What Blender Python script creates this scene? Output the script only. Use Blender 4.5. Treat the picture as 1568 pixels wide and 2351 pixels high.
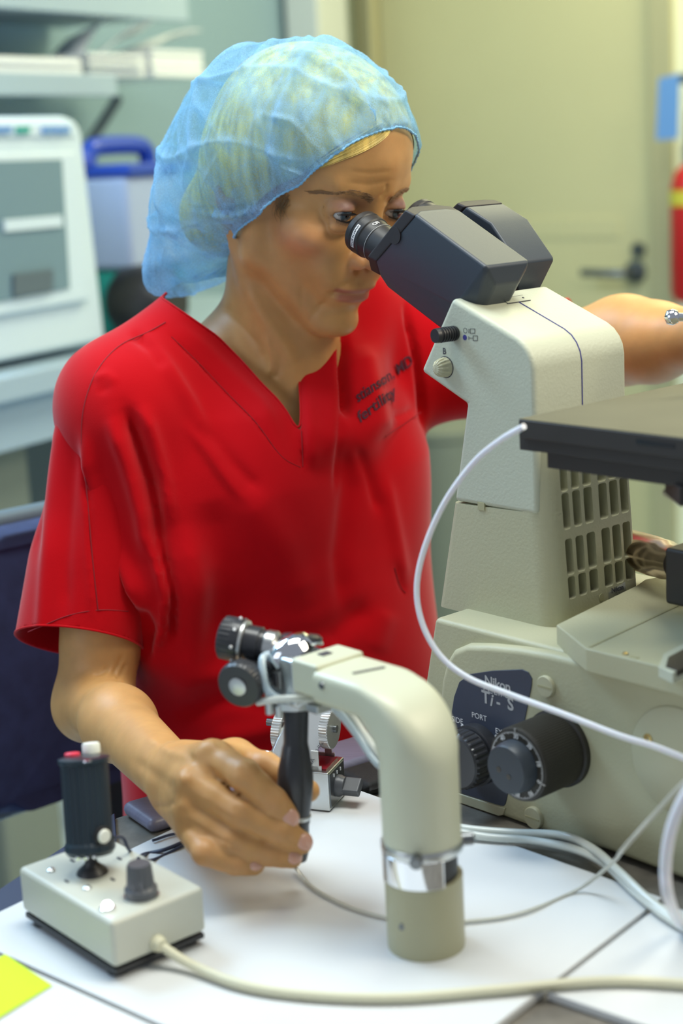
import bpy, bmesh, math, random
import numpy as np
from mathutils import Vector, Matrix

for _o in list(bpy.data.objects): bpy.data.objects.remove(_o, do_unlink=True)
SC = bpy.context.scene; COL = SC.collection
random.seed(7); np.random.seed(7)

# ------------------------------------------------------------ camera
W, H, FPX = 1568, 2351, 3700.0
PITCH, ROLL, CAM = math.radians(12.6), math.radians(3.0), np.array([0., 0., 1.24])
FW = np.array([0, math.cos(PITCH), -math.sin(PITCH)])
_r = np.array([1., 0, 0]); _u = np.cross(_r, FW)
RT = _r*math.cos(ROLL) - _u*math.sin(ROLL); UP = np.cross(RT, FW)
cd = bpy.data.cameras.new('camera'); cam = bpy.data.objects.new('camera', cd); COL.objects.link(cam)
cam.matrix_world = Matrix(((RT[0], UP[0], -FW[0], CAM[0]), (RT[1], UP[1], -FW[1], CAM[1]), (RT[2], UP[2], -FW[2], CAM[2]), (0, 0, 0, 1)))
cd.sensor_fit = 'VERTICAL'; cd.sensor_height = 36.0; cd.lens = 36.0*FPX/H
cd.clip_start = .05; cd.clip_end = 60
cd.dof.use_dof = True; cd.dof.focus_distance = 1.27; cd.dof.aperture_fstop = 4.0
SC.camera = cam

# ------------------------------------------------------------ world, lamps, exposure
SC.view_settings.view_transform = 'Standard'; SC.view_settings.look = 'None'
SC.view_settings.exposure = -0.06; SC.view_settings.gamma = 1.0; SC.view_settings.use_curve_mapping = False
wd = bpy.data.worlds.new('world'); SC.world = wd; wd.use_nodes = True
bg = wd.node_tree.nodes['Background']; bg.inputs[0].default_value = (.80, .88, 1.0, 1); bg.inputs[1].default_value = .34

def area(name, loc, target, sx, sy, power, col):
    l = bpy.data.lights.new(name, 'AREA'); l.shape = 'RECTANGLE'; l.size = sx; l.size_y = sy; l.energy = power; l.color = col
    o = bpy.data.objects.new(name, l); COL.objects.link(o); o.location = loc
    o.rotation_euler = (Vector(target)-Vector(loc)).to_track_quat('-Z', 'Y').to_euler(); return o
area('ceiling_lamp_front', (.10, 1.15, 2.5), (.1, 1.25, .8), 1.0, .6, 27, (.97, 1.0, .94))
area('ceiling_lamp_left', (-1.3, 2.1, 2.35), (-.4, 1.7, .8), 1.2, .8, 60, (.50, .74, 1.0))
area('ceiling_lamp_back', (1.0, 3.3, 2.55), (.9, 3.8, .9), 1.2, .6, 42, (1.0, .96, .58))
area('face_fill_right', (1.3, .8, 2.1), (.1, 1.4, 1.0), .9, .6, 20, (1.0, .90, .68))  # unseen fill light added at the front right to brighten her face
_l = bpy.data.lights.new('arm_warm_spot', 'SPOT'); _l.energy = 15; _l.color = (1.0, .50, .05); _l.spot_size = math.radians(34); _l.spot_blend = .6; _l.shadow_soft_size = .04  # warm spot added out of view to turn her far arm orange
_o = bpy.data.objects.new('arm_warm_spot', _l); COL.objects.link(_o); _o.location = (.58, 1.05, 1.62); _o.rotation_euler = (Vector((.36, 1.50, 1.06))-Vector((.58, 1.05, 1.62))).to_track_quat('-Z', 'Y').to_euler()
area('window_daylight', (-2.2, -.1, 1.7), (-.2, 1.3, 1.0), 1.2, 1.2, 11, (.80, .90, 1.0))

# ------------------------------------------------------------ pixel and frame geometry
def ray(px, py): return RT*((px-W/2)/FPX) - UP*((py-H/2)/FPX) + FW
def at(px, py, d): return CAM + ray(px, py)*d
def onplane(px, py, p, n):
    r = ray(px, py); return CAM + r*(np.dot(np.asarray(p)-CAM, n)/np.dot(r, n))
def onz(px, py, z): return onplane(px, py, np.array([0, 0, z]), np.array([0, 0, 1.]))
def proj(P):
    v = np.asarray(P)-CAM; d = v@FW
    return W/2+FPX*(v@RT)/d, H/2-FPX*(v@UP)/d, d
YAW = math.radians(-49)
A3 = np.array([math.cos(YAW), math.sin(YAW), 0]); W3 = np.array([-math.sin(YAW), math.cos(YAW), 0]); Z3 = np.array([0, 0, 1.])
def onw(px, py, w): return onplane(px, py, W3*w, W3)      # on a plane parallel to the microscope's side
def ona(px, py, a): return onplane(px, py, A3*a, A3)
def wld(a, w, z): return A3*a + W3*w + Z3*z
def loc(P): P = np.asarray(P); return np.array([P@A3, P@W3, P[2]])
def nrm(v): v = np.asarray(v, float); return v/np.linalg.norm(v)

# ------------------------------------------------------------ materials
MATS = {}
def mat(name, col, rough=.5, metal=0., bump=0., bscale=200., noise=0., nscale=6., spec=.5, emit=None, sheen=0., sss=0., coat=0., trans=0., alpha=1., vcol=False, bdist=.001, stretch=None):
    m = bpy.data.materials.new(name); m.use_nodes = True; nt = m.node_tree; N = nt.nodes; L = nt.links
    b = N['Principled BSDF']; c4 = (*col, 1)
    b.inputs['Base Color'].default_value = c4; b.inputs['Roughness'].default_value = rough; b.inputs['Metallic'].default_value = metal
    b.inputs['Specular IOR Level'].default_value = spec
    if sheen: b.inputs['Sheen Weight'].default_value = sheen; b.inputs['Sheen Roughness'].default_value = .4
    if coat: b.inputs['Coat Weight'].default_value = coat; b.inputs['Coat Roughness'].default_value = .15
    if sss:
        b.inputs['Subsurface Weight'].default_value = sss; b.inputs['Subsurface Radius'].default_value = (1, .35, .2); b.inputs['Subsurface Scale'].default_value = .006
    if trans: b.inputs['Transmission Weight'].default_value = trans
    if alpha < 1: b.inputs['Alpha'].default_value = alpha
    if emit: b.inputs['Emission Color'].default_value = (*emit[0], 1); b.inputs['Emission Strength'].default_value = emit[1]
    tc = N.new('ShaderNodeTexCoord'); src = tc.outputs['Object']
    if stretch:
        mp = N.new('ShaderNodeMapping'); mp.inputs['Scale'].default_value = stretch; L.new(src, mp.inputs['Vector']); src = mp.outputs[0]
    col_out = None
    if vcol:
        a = N.new('ShaderNodeAttribute'); a.attribute_name = 'tint'; col_out = a.outputs['Color']
    if noise:
        t = N.new('ShaderNodeTexNoise'); t.inputs['Scale'].default_value = nscale; t.inputs['Detail'].default_value = 5; L.new(src, t.inputs['Vector'])
        r = N.new('ShaderNodeMapRange'); r.inputs['From Min'].default_value = .3; r.inputs['From Max'].default_value = .7
        r.inputs['To Min'].default_value = 1-noise; r.inputs['To Max'].default_value = 1+noise; L.new(t.outputs['Fac'], r.inputs['Value'])
        x = N.new('ShaderNodeMix'); x.data_type = 'RGBA'; x.blend_type = 'MULTIPLY'; x.inputs['Factor'].default_value = 1
        if col_out: L.new(col_out, x.inputs[6])
        else: x.inputs[6].default_value = c4
        L.new(r.outputs[0], x.inputs[7]); col_out = x.outputs[2]
    if col_out: L.new(col_out, b.inputs['Base Color'])
    if bump:
        t = N.new('ShaderNodeTexNoise'); t.inputs['Scale'].default_value = bscale; t.inputs['Detail'].default_value = 4; L.new(src, t.inputs['Vector'])
        bp = N.new('ShaderNodeBump'); bp.inputs['Strength'].default_value = bump; bp.inputs['Distance'].default_value = bdist; L.new(t.outputs['Fac'], bp.inputs['Height']); L.new(bp.outputs[0], b.inputs['Normal'])
    MATS[name] = m; return m

# ------------------------------------------------------------ objects
def base_of(o):
    p = np.zeros(3)
    while o is not None: p = p+np.array(o.location); o = o.parent
    return p
def tag(o, label=None, cat=None, group=None, kind=None):
    if label: o['label'] = label
    if cat: o['category'] = cat
    if group: o['group'] = group
    if kind: o['kind'] = kind
    return o
def thing(name, at_, label, cat, group=None):
    o = bpy.data.objects.new(name, None); COL.objects.link(o); o.location = tuple(at_); o.empty_display_size = .02
    return tag(o, label, cat, group)
def part(name, geo, m, parent=None, bevel=0., seg=3, smooth=True, sharp=40., label=None, loc0=None, sub=0, kind=None):
    V, F = geo; V = np.asarray(V, float)
    org = base_of(parent) if parent is not None else (np.asarray(loc0, float) if loc0 is not None else V.mean(0))
    me = bpy.data.meshes.new(name); me.from_pydata((V-org).tolist(), [], [list(map(int, f)) for f in F]); me.update()
    o = bpy.data.objects.new(name, me); COL.objects.link(o)
    if parent is not None: o.parent = parent
    else: o.location = tuple(org)
    me.materials.append(MATS[m] if isinstance(m, str) else m)
    if smooth:
        me.polygons.foreach_set('use_smooth', [True]*len(me.polygons))
        if not bevel and not sub and sharp < 180: me.set_sharp_from_angle(angle=math.radians(sharp))
    if bevel:
        b = o.modifiers.new('bevel', 'BEVEL'); b.width = bevel; b.segments = seg; b.limit_method = 'ANGLE'; b.angle_limit = math.radians(28); b.harden_normals = True
    if sub:
        s = o.modifiers.new('sub', 'SUBSURF'); s.levels = sub; s.render_levels = sub
    if label: o['label'] = label
    if kind: o['kind'] = kind
    return o

def merge(*gs):
    V = []; F = []; n = 0
    for v, f in gs:
        v = np.asarray(v); V.append(v); F += [[int(i)+n for i in q] for q in f]; n += len(v)
    return np.concatenate(V), F
def fix(geo):           # outward normals
    V, F = geo; bm = bmesh.new(); vs = [bm.verts.new(tuple(p)) for p in V]
    for f in F:
        try: bm.faces.new([vs[i] for i in f])
        except ValueError: pass
    bmesh.ops.recalc_face_normals(bm, faces=bm.faces); bm.verts.index_update()
    g = (np.array([v.co[:] for v in bm.verts]), [[v.index for v in f.verts] for f in bm.faces]); bm.free(); return g
def box(c, ax, ay, az):     # centre and three half vectors
    c, ax, ay, az = map(lambda q: np.asarray(q, float), (c, ax, ay, az)); V = []
    for k in (-1, 1):
        for j in (-1, 1):
            for i in (-1, 1): V.append(c+ax*i+ay*j+az*k)
    return fix((V, [[0, 2, 3, 1], [4, 5, 7, 6], [0, 1, 5, 4], [2, 6, 7, 3], [0, 4, 6, 2], [1, 3, 7, 5]]))
def wbox(a0, a1, w0, w1, z0, z1): return box(wld((a0+a1)/2, (w0+w1)/2, (z0+z1)/2), A3*(a1-a0)/2, W3*(w1-w0)/2, Z3*(z1-z0)/2)
def prism(poly, vec):
    P = np.asarray(poly, float); n = len(P); V = np.concatenate([P, P+np.asarray(vec)])
    F = [list(range(n)), list(range(2*n-1, n-1, -1))]+[[i, i+n, (i+1) % n+n, (i+1) % n] for i in range(n)]
    return fix((V, F))
def hull(pts):
    bm = bmesh.new(); [bm.verts.new(tuple(p)) for p in pts]
    r = bmesh.ops.convex_hull(bm, input=bm.verts); 
    bmesh.ops.delete(bm, geom=[v for v in bm.verts if not v.link_faces], context='VERTS')
    bmesh.ops.dissolve_limit(bm, angle_limit=math.radians(6), verts=bm.verts, edges=bm.edges)
    bmesh.ops.recalc_face_normals(bm, faces=bm.faces); bm.verts.index_update()
    g = (np.array([v.co[:] for v in bm.verts]), [[v.index for v in f.verts] for f in bm.faces]); bm.free(); return g
def frame_of(ax):
    ax = nrm(ax); u = np.cross(ax, Z3 if abs(ax[2]) < .9 else A3); u = nrm(u); v = np.cross(ax, u); return u, v, ax
def lathe(prof, o, ax, n=48, rib=None, closed=True):   # prof: (radius, height); rib: (count, depth, h0, h1)
    u, v, ax = frame_of(ax); V = []; F = []; o = np.asarray(o, float)
    if rib: n = rib[0]*4
    for r, h in prof:
        for i in range(n):
            t = 2*math.pi*i/n; rr = r
            if rib and rib[2]-1e-9 <= h <= rib[3]+1e-9: rr = r - (rib[1] if (i % 4) in (2, 3) else 0)
            V.append(o+ax*h+(u*math.cos(t)+v*math.sin(t))*rr)
    for k in range(len(prof)-1):
        for i in range(n): F.append([k*n+i, k*n+(i+1) % n, (k+1)*n+(i+1) % n, (k+1)*n+i])
    if closed: F.append(list(range(n))[::-1]); F.append([(len(prof)-1)*n+i for i in range(n)])
    return fix((V, F))
def smoothpath(P, n=12):      # Catmull-Rom
    P = np.asarray(P, float); Q = np.concatenate([[2*P[0]-P[1]], P, [2*P[-1]-P[-2]]]); out = []
    for i in range(1, len(Q)-2):
        p0, p1, p2, p3 = Q[i-1:i+3]
        for k in range(n):
            t = k/n; out.append(.5*(2*p1+(p2-p0)*t+(2*p0-5*p1+4*p2-p3)*t*t+(3*p1-p0-3*p2+p3)*t**3))
    out.append(P[-1]); return np.array(out)
def tube(path, r, n=10, cap=True):
    P = np.asarray(path, float); m = len(P); R = np.broadcast_to(np.asarray(r, float), (m,)) if np.ndim(r) < 2 else r
    T = np.gradient(P, axis=0); T /= np.linalg.norm(T, axis=1)[:, None]+1e-12
    u = frame_of(T[0])[0]; V = []
    for i in range(m):
        u = nrm(u-T[i]*(u@T[i])); v = np.cross(T[i], u)
        for k in range(n):
            t = 2*math.pi*k/n; V.append(P[i]+(u*math.cos(t)+v*math.sin(t))*R[i])
    F = [[i*n+k, i*n+(k+1) % n, (i+1)*n+(k+1) % n, (i+1)*n+k] for i in range(m-1) for k in range(n)]
    if cap: F.append(list(range(n))[::-1]); F.append([(m-1)*n+k for k in range(n)])
    return fix((V, F))
def disc(o, ax, r, n=28):
    u, v, ax = frame_of(ax); return np.array([np.asarray(o)+(u*math.cos(2*math.pi*i/n)+v*math.sin(2*math.pi*i/n))*r for i in range(n)]), [list(range(n))]
def text(s, size, o, xd, yd, align='CENTER', bold=0., shear=0., space=1.):
    c = bpy.data.curves.new('t', 'FONT'); c.body = s; c.size = size; c.align_x = align; c.align_y = 'CENTER'; c.offset = bold; c.shear = shear; c.space_character = space; c.resolution_u = 3
    ob = bpy.data.objects.new('t', c); COL.objects.link(ob); bpy.context.view_layer.update()
    me = bpy.data.meshes.new_from_object(ob.evaluated_get(bpy.context.evaluated_depsgraph_get()))
    V = np.array([v.co[:] for v in me.vertices]).reshape(-1, 3); F = [list(p.vertices) for p in me.polygons]
    bpy.data.objects.remove(ob); bpy.data.curves.remove(c); bpy.data.meshes.remove(me)
    o, xd, yd = map(lambda q: np.asarray(q, float), (o, xd, yd))
    return np.array([o+xd*p[0]+yd*p[1] for p in V]), F
def rrect(w, h, r, n=5):
    out = []
    for cx, cy, a in ((w/2-r, h/2-r, 0), (-w/2+r, h/2-r, 90), (-w/2+r, -h/2+r, 180), (w/2-r, -h/2+r, 270)):
        for i in range(n+1):
            t = math.radians(a+90*i/n); out.append((cx+r*math.cos(t), cy+r*math.sin(t)))
    return np.array(out)
# ------------------------------------------------------------ material library
mat('white_board', (.66, .675, .675), .45, noise=.03, nscale=9)
mat('white_laminate', (.84, .86, .88), .4, noise=.02)
mat('seam', (.06, .07, .10), .5)
mat('dark_metal_top', (.16, .145, .12), .55, noise=.25, nscale=60, bump=.2, bscale=300)
mat('black_pad', (.012, .011, .010), .75, noise=.3, nscale=120, bump=.3, bscale=500)
mat('grey_laminate', (.20, .19, .26), .35, noise=.12, nscale=8, stretch=(1, 30, 1))
mat('cream_paint', (.46, .445, .29), .5, bump=.25, bscale=420, noise=.02)
mat('cream_light', (.51, .53, .41), .48, bump=.25, bscale=420, noise=.02)
mat('cream_smooth', (.50, .48, .32), .42)
mat('beige_enamel', (.39, .375, .24), .38, noise=.03)
mat('beige_light', (.56, .575, .43), .38)
mat('box_paint', (.53, .54, .46), .42, noise=.03)
mat('black_plastic', (.018, .018, .020), .42)
mat('black_satin', (.030, .031, .036), .30, noise=.05)
mat('bino_grey', (.040, .050, .064), .42, bump=.05, bscale=900)
mat('bino_dark', (.022, .018, .019), .5)
mat('knob_black', (.026, .023, .018), .5, bump=.15, bscale=700)
mat('ribbed_blue', (.016, .028, .040), .28)
mat('plate_blue', (.045, .055, .085), .36)
mat('print_white', (.80, .80, .80), .5)
mat('print_grey', (.42, .42, .42), .4)
mat('print_dark', (.06, .06, .07), .5)
mat('print_blue', (.05, .05, .25), .5)
mat('steel', (.58, .60, .60), .30, metal=1., noise=.06, nscale=30)
mat('chrome', (.80, .82, .86), .08, metal=1.)
mat('alu', (.62, .63, .62), .34, metal=.85, bump=.05, bscale=600)
mat('steel_dark', (.20, .21, .22), .3, metal=.9)
mat('brass', (.75, .58, .25), .25, metal=1.)
mat('grey_plastic', (.085, .09, .10), .38)
mat('red_plastic', (.72, .05, .09), .35)
mat('reflected_red', (.22, .012, .02), .3)
mat('white_plastic', (.80, .82, .74), .4)
mat('led_glow', (.9, .9, 1), .3, emit=((.92, .93, 1), 9.0))
mat('white_tube', (.78, .80, .86), .35, sss=.2)
mat('clear_tube', (.60, .74, .82), .2, trans=.35, coat=.5)
mat('oil_tube', (.78, .82, .76), .3, trans=.2, coat=.4)
mat('thin_tube', (.74, .74, .66), .3, trans=.5)
mat('cable_cream', (.64, .62, .45), .5)
mat('cable_dark', (.03, .04, .08), .5)
mat('stage_top', (.115, .105, .065), .62, spec=.25, noise=.06, nscale=20, bump=.15, bscale=500)
mat('stage_side', (.030, .025, .021), .5)
mat('red_scrub', (.47, .001, .0055), .88, sheen=.22, bump=.25, bscale=900, noise=.05, nscale=14, spec=.1, bdist=.0006)
mat('red_stitch', (.25, .0, .006), .8)
mat('embroidery', (.05, .004, .02), .8)
mat('skin', (.60, .33, .17), .46, sss=.25, vcol=True, bump=.16, bscale=420, noise=.09, nscale=45, spec=.4, bdist=.0006)
mat('nail', (.66, .36, .27), .25, coat=.4, sss=.2)
mat('eye_white', (.62, .60, .58), .12, coat=.6)
mat('iris', (.10, .15, .19), .15, coat=.8, noise=.3, nscale=400)
mat('pupil', (.004, .004, .004), .1, coat=1)
mat('lash', (.012, .009, .008), .6)
mat('brow', (.30, .18, .09), .7)
mat('hair', (.80, .62, .20), .42, noise=.35, nscale=40, stretch=(3, 3, .6))
mat('navy_fabric', (.030, .045, .115), .85, noise=.2, nscale=40, bump=.3, bscale=400)
mat('chair_trim', (.12, .17, .20), .45)
mat('wall_cream', (.80, .80, .56), .6, noise=.02)
mat('pillar_paint', (.60, .64, .60), .6)
mat('door_paint', (.56, .53, .30), .5, noise=.03, nscale=2)
mat('frame_paint', (.40, .38, .22), .5)
mat('wall_blue', (.24, .36, .44), .6)
mat('shelf_grey', (.36, .48, .58), .5)
mat('shelf_dark', (.10, .14, .17), .5)
mat('floor_lino', (.50, .64, .76), .35, noise=.05, nscale=3)
mat('device_white', (.64, .77, .86), .4)
mat('device_glass', (.16, .26, .32), .2)
mat('lid_blue', (.012, .06, .42), .3)
mat('tub_plastic', (.44, .54, .78), .4, trans=.15)
mat('teal', (.02, .34, .30), .4)
mat('paper', (.80, .85, .90), .7)
mat('fire_red', (.50, .008, .010), .35)
mat('tag_blue', (.13, .30, .62), .6)
mat('label_yellow', (.62, .55, .05), .5)
mat('sticky', (.55, .74, .0), .6)
mat('bin_grey', (.20, .23, .19), .5)
mat('objective_gold', (.90, .74, .62), .25, metal=1.)
# ------------------------------------------------------------ room
R1 = np.array([.5, .866, 0]); NL = np.array([-.866, .5, 0]); B0 = np.array([-.523, 2.47, 0])    # left bench: along, away, front edge
R2 = np.array([-.743, .669, 0]); ND = np.array([-.669, -.743, 0]); D0 = np.array([.281, 4.5, 0])  # door wall: along, towards the viewer
def lp(s, o, z): return B0+R1*s+NL*o+Z3*z
def onL(px, py, o): return onplane(px, py, B0+NL*o, NL)
def onD(px, py, o=0.): return onplane(px, py, D0+ND*o, ND)
def lbox(s0, s1, o0, o1, z0, z1): return box(lp((s0+s1)/2, (o0+o1)/2, (z0+z1)/2), R1*(s1-s0)/2, NL*(o1-o0)/2, Z3*(z1-z0)/2)
def dp(s, o, z): return D0+R2*s+ND*o+Z3*z
def dbox(s0, s1, o0, o1, z0, z1): return box(dp((s0+s1)/2, (o0+o1)/2, (z0+z1)/2), R2*(s1-s0)/2, ND*(o1-o0)/2, Z3*(z1-z0)/2)
def ds(px, py, o=0.): return (onD(px, py, o)-D0)@R2
def ls(px, py, o): return (onL(px, py, o)-B0)@R1
st = lambda o: tag(o, kind='structure')
A_ = np.array([[R1[0], -R2[0]], [R1[1], -R2[1]]]); sc_, _t = np.linalg.solve(A_, (D0-(B0+NL*.62))[:2])
st(part('floor', box((-.2, 2.2, -.05), (2.9, 0, 0), (0, 3.6, 0), (0, 0, .05)), 'floor_lino', smooth=False))
st(part('wall_left', lbox(-2.2, sc_+.0, .62, .70, 0, 2.6), 'wall_blue', smooth=False))
s_r, s_l = ds(1492, 300), ds(866, 150)
st(part('wall_back', merge(dbox(s_l+.06, _t, -.1, 0, 0, 2.6), dbox(-2.6, s_r-.06, -.1, 0, 0, 2.6), dbox(s_r-.06, s_l+.06, -.1, 0, 2.1, 2.6)), 'wall_cream', smooth=False))
dr = part('door_1', dbox(s_r, s_l, -.06, -.02, .01, 2.06), 'door_paint', bevel=.003); st(dr)
s_h = ds(1452, 620)
z_r0, z_r1 = onD(1300, 548)[2], onD(1300, 500)[2]
part('door_rail', dbox(s_r+.1, s_l-.06, -.021, -.0175, z_r0, z_r1), 'door_paint', dr, bevel=.002)
zl = onD(1452, 625)[2]
part('door_handle', merge(lathe([(.028, 0), (.028, .012), (.012, .014), (.011, .055)], dp(s_h, -.02, zl), ND, 24), tube([dp(s_h, .035, zl), dp(s_h+.02, .045, zl), dp(s_h+.12, .045, zl+.002)], .011, 10)), 'steel_dark', dr)
part('lock_cylinder', lathe([(.018, 0), (.018, .014)], dp(s_h-.01, -.02, zl+.055), ND, 20), 'steel_dark', dr)
fr = part('trim_1', merge(dbox(s_r-.07, s_r-.005, -.06, .015, 0, 2.12), dbox(s_l+.005, s_l+.07, -.06, .015, 0, 2.12), dbox(s_r-.07, s_l+.07, -.06, .015, 2.065, 2.13)), 'frame_paint', bevel=.004); st(fr)
st(part('trim_2', lbox(sc_-.30, sc_-.14, .50, .60, 0, 2.55), 'pillar_paint', bevel=.006))
st(part('baseboard_back', merge(dbox(s_l+.08, _t-.1, .001, .014, 0, .1), dbox(-2.5, s_r-.08, .001, .014, 0, .1)), 'frame_paint', smooth=False))

# ---- bench and shelves along the left wall
be = thing('lab_bench', lp(.0, .3, 0), 'grey laboratory bench along the left wall under the shelves', 'bench')
part('worktop', lbox(-1.2, 1.3, 0, .60, .885, .925), 'shelf_grey', be, bevel=.004)
part('apron', lbox(-1.15, 1.25, .04, .06, .80, .884), 'shelf_grey', be, bevel=.002)
part('back_panel', lbox(-1.15, 1.25, .56, .58, .0, .884), 'shelf_dark', be, smooth=False)
for s in (-1.1, .55, 1.2): part('leg', lbox(s-.03, s+.03, .05, .11, 0, .80), 'shelf_dark', be, bevel=.003)
zs1 = onL(150, 208, .3)[2]; zs2 = onL(150, 20, .3)[2]
for nm, z, s1, lb in (('wall_shelf', zs1, .72, 'lower grey wall shelf holding piles of paper'), ('wall_shelf', zs2, .98, 'upper grey wall shelf at the top edge above the papers')):
    s = thing(nm, lp(0, .45, z), lb, 'shelf', 'wall shelves over the bench')
    part('board', lbox(-1.2, s1, .28, .60, z, z+.028), 'shelf_grey', s, bevel=.003)
    part('light_lip', lbox(-1.2, s1, .262, .279, z-.012, z+.05 if z == zs2 else z+.028), 'shelf_grey', s, bevel=.002)
    for b in (-.6, .3): part('bracket', prism([lp(b, .595, z-.002), lp(b, .34, z-.002), lp(b, .595, z-.16)], R1*.02), 'shelf_dark', s, bevel=.002)
def papers(px0, px1, h, off, label, n):
    s0, s1 = ls(px0, 190, off), ls(px1, 190, off); rs = random.Random(px0)
    g = []
    for k in range(n):
        j = rs.uniform(-.012, .012); g.append(lbox(s0+j, s1+j, off-.02+j, off+.21+j, zs1+.029+h*k/n, zs1+.029+h*(k+.86)/n))
    o = part('paper_stack', merge(*g), 'paper', smooth=False); tag(o, label, 'papers', 'paper piles on the lower shelf'); return o
papers(-60, 170, .030, .30, 'left white paper pile on the lower shelf', 4)
papers(188, 318, .042, .31, 'middle pale paper pile on the lower shelf', 5)
papers(335, 452, .055, .31, 'right paper pile on the lower shelf beside the blue hair cap', 6)
def sheet(p, q, off, dz, w, label, up):
    A, B = onL(*p, off), onL(*q, off); n = nrm(np.cross(B-A, NL))
    V = []
    for i in range(9):
        t = i/8; c = A+(B-A)*t+Z3*dz*math.sin(math.pi*t)
        V += [c, c+NL*w+Z3*up]
    o = part('curled_sheet', fix((np.array(V), [[2*i, 2*i+2, 2*i+3, 2*i+1] for i in range(8)])), 'paper'); o.modifiers.new('thick', 'SOLIDIFY').thickness = .002
    tag(o, label, 'papers', 'curled sheets on the shelf')
sheet((185, 128), (250, 40), .33, .01, .10, 'shorter curled white sheet leaning on the lower shelf', -.03)
sheet((232, 122), (365, 36), .31, .012, .06, 'longer curled white sheet rising over the middle paper pile', -.03)
sheet((355, 104), (462, 68), .33, .012, .12, 'pale curled sheet on top of the right paper pile', -.02)
rd = part('cable_conduit', tube([onL(205, 330, .45), onL(262, 240, .45), onL(270, 226, .45)], .012, 10), 'shelf_dark'); tag(rd, 'dark slanted conduit on the left wall under the lower shelf', 'conduit')
# ---- small white bench incubator
iz = .926
ic = thing('bench_incubator', lp(-.1, .25, iz), 'white bench incubator with a glazed door on the left bench', 'incubator')
IP = lambda x, y, o=.06: onL(x, y, o)
low = min(IP(240, 716)[2], iz+.03)
poly = [IP(-150, 268), IP(150, 266), IP(176, 276), IP(190, 300), IP(240, 716), IP(-150, 790)]
for p in poly[-2:]: p[2] = iz+.012
part('body', prism(poly, NL*.36), 'device_white', ic, bevel=.012, seg=4)
part('door_frame', prism([IP(-60, 352, .058), IP(165, 348, .058), IP(196, 690, .058), IP(-60, 735, .058)], NL*-.012), 'device_white', ic, bevel=.006)
wn = part('door_window', prism([IP(-40, 372, .045), IP(140, 366, .045), IP(158, 662, .045), IP(-40, 700, .045)], NL*-.003), 'device_glass', ic, bevel=.001)
part('inner_shelf', prism([IP(6, 505, .041), IP(138, 494, .041), IP(140, 520, .041), IP(8, 532, .041)], NL*-.004), 'device_white', ic)
part('inner_tray', prism([IP(28, 630, .041), IP(118, 618, .041), IP(118, 668, .041), IP(30, 682, .041)], NL*-.004), 'shelf_dark', ic)
part('control_strip', prism([IP(-60, 286, .059), IP(168, 282, .059), IP(172, 312, .059), IP(-60, 318, .059)], NL*-.004), 'device_white', ic, bevel=.002)
for a, b, m in ((-30, 24, 'tag_blue'), (36, 66, 'teal'), (96, 126, 'tag_blue'), (130, 158, 'tag_blue')):
    part('display', prism([IP(a, 291, .053), IP(b, 290, .053), IP(b, 306, .053), IP(a, 307, .053)], NL*-.003), m, ic)
for s in (ls(-90, 760, .06), ls(205, 760, .06)): part('foot', lathe([(.014, 0), (.012, .013)], lp(s, .2, iz), Z3, 16), 'black_plastic', ic)
# ---- tub with blue lid
ts = ls(325, 560, .15); tz = .926
tb = thing('plastic_tub', lp(ts, .2, tz), 'translucent plastic tub with blue handled lid on the left bench', 'tub')
zt1, zt2, zt3 = onL(320, 612, .15)[2], onL(320, 402, .15)[2], onL(320, 332, .15)[2]
hw = ls(392, 500, .15)-ts
part('base', lbox(ts-hw*.9, ts+hw*.9, .12, .27, tz, max(zt1, tz+.03)), 'teal', tb, bevel=.008)
part('tub', lbox(ts-hw, ts+hw, .10, .29, max(zt1, tz+.03), zt2), 'tub_plastic', tb, bevel=.012)
part('lid', lbox(ts-hw*1.02, ts+hw*1.02, .09, .30, zt2, zt2+.022), 'lid_blue', tb, bevel=.006)
hp = smoothpath([lp(ts-hw*.95, .19, zt2+.02), lp(ts-hw*.86, .19, zt3-.012), lp(ts-hw*.6, .19, zt3), lp(ts+hw*.6, .19, zt3), lp(ts+hw*.9, .19, zt3-.012), lp(ts+hw*.95, .19, zt2+.02)], 8)
part('handle', tube(hp, .017, 12), 'lid_blue', tb)
ks = ls(300, 720, .02)
cs = part('round_case', lathe([(.0, 0), (.045, 0), (.063, .02), (.068, .06), (.063, .10), (.045, .12), (0, .12)], lp(ks+.09, -.01,   .926+.068), NL, 32), 'black_plastic'); tag(cs, 'black rounded case on the bench just behind her right shoulder', 'case')
# ---- things under the bench
sb = thing('storage_box', lp(-.3, .2, 0), 'pale grey storage box on the floor under the bench', 'box')
q0, q1 = ls(-80, 1050, .12), ls(66, 1050, .12)
zb1 = onL(30, 968, .12)[2]
part('body', lbox(q0, q1, .12, .45, 0.002, zb1), 'bin_grey', sb, bevel=.01)
part('lid', lbox(q0-.01, q1+.01, .11, .46, zb1, zb1+.03), 'shelf_grey', sb, bevel=.006)
rb = part('red_pouch', lbox(ls(20, 940, .15), ls(80, 940, .15), .16, .36, zb1+.031, zb1+.085), 'fire_red', bevel=.015, seg=4); tag(rb, 'dark red pouch lying on the storage box under the bench', 'pouch')
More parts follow.
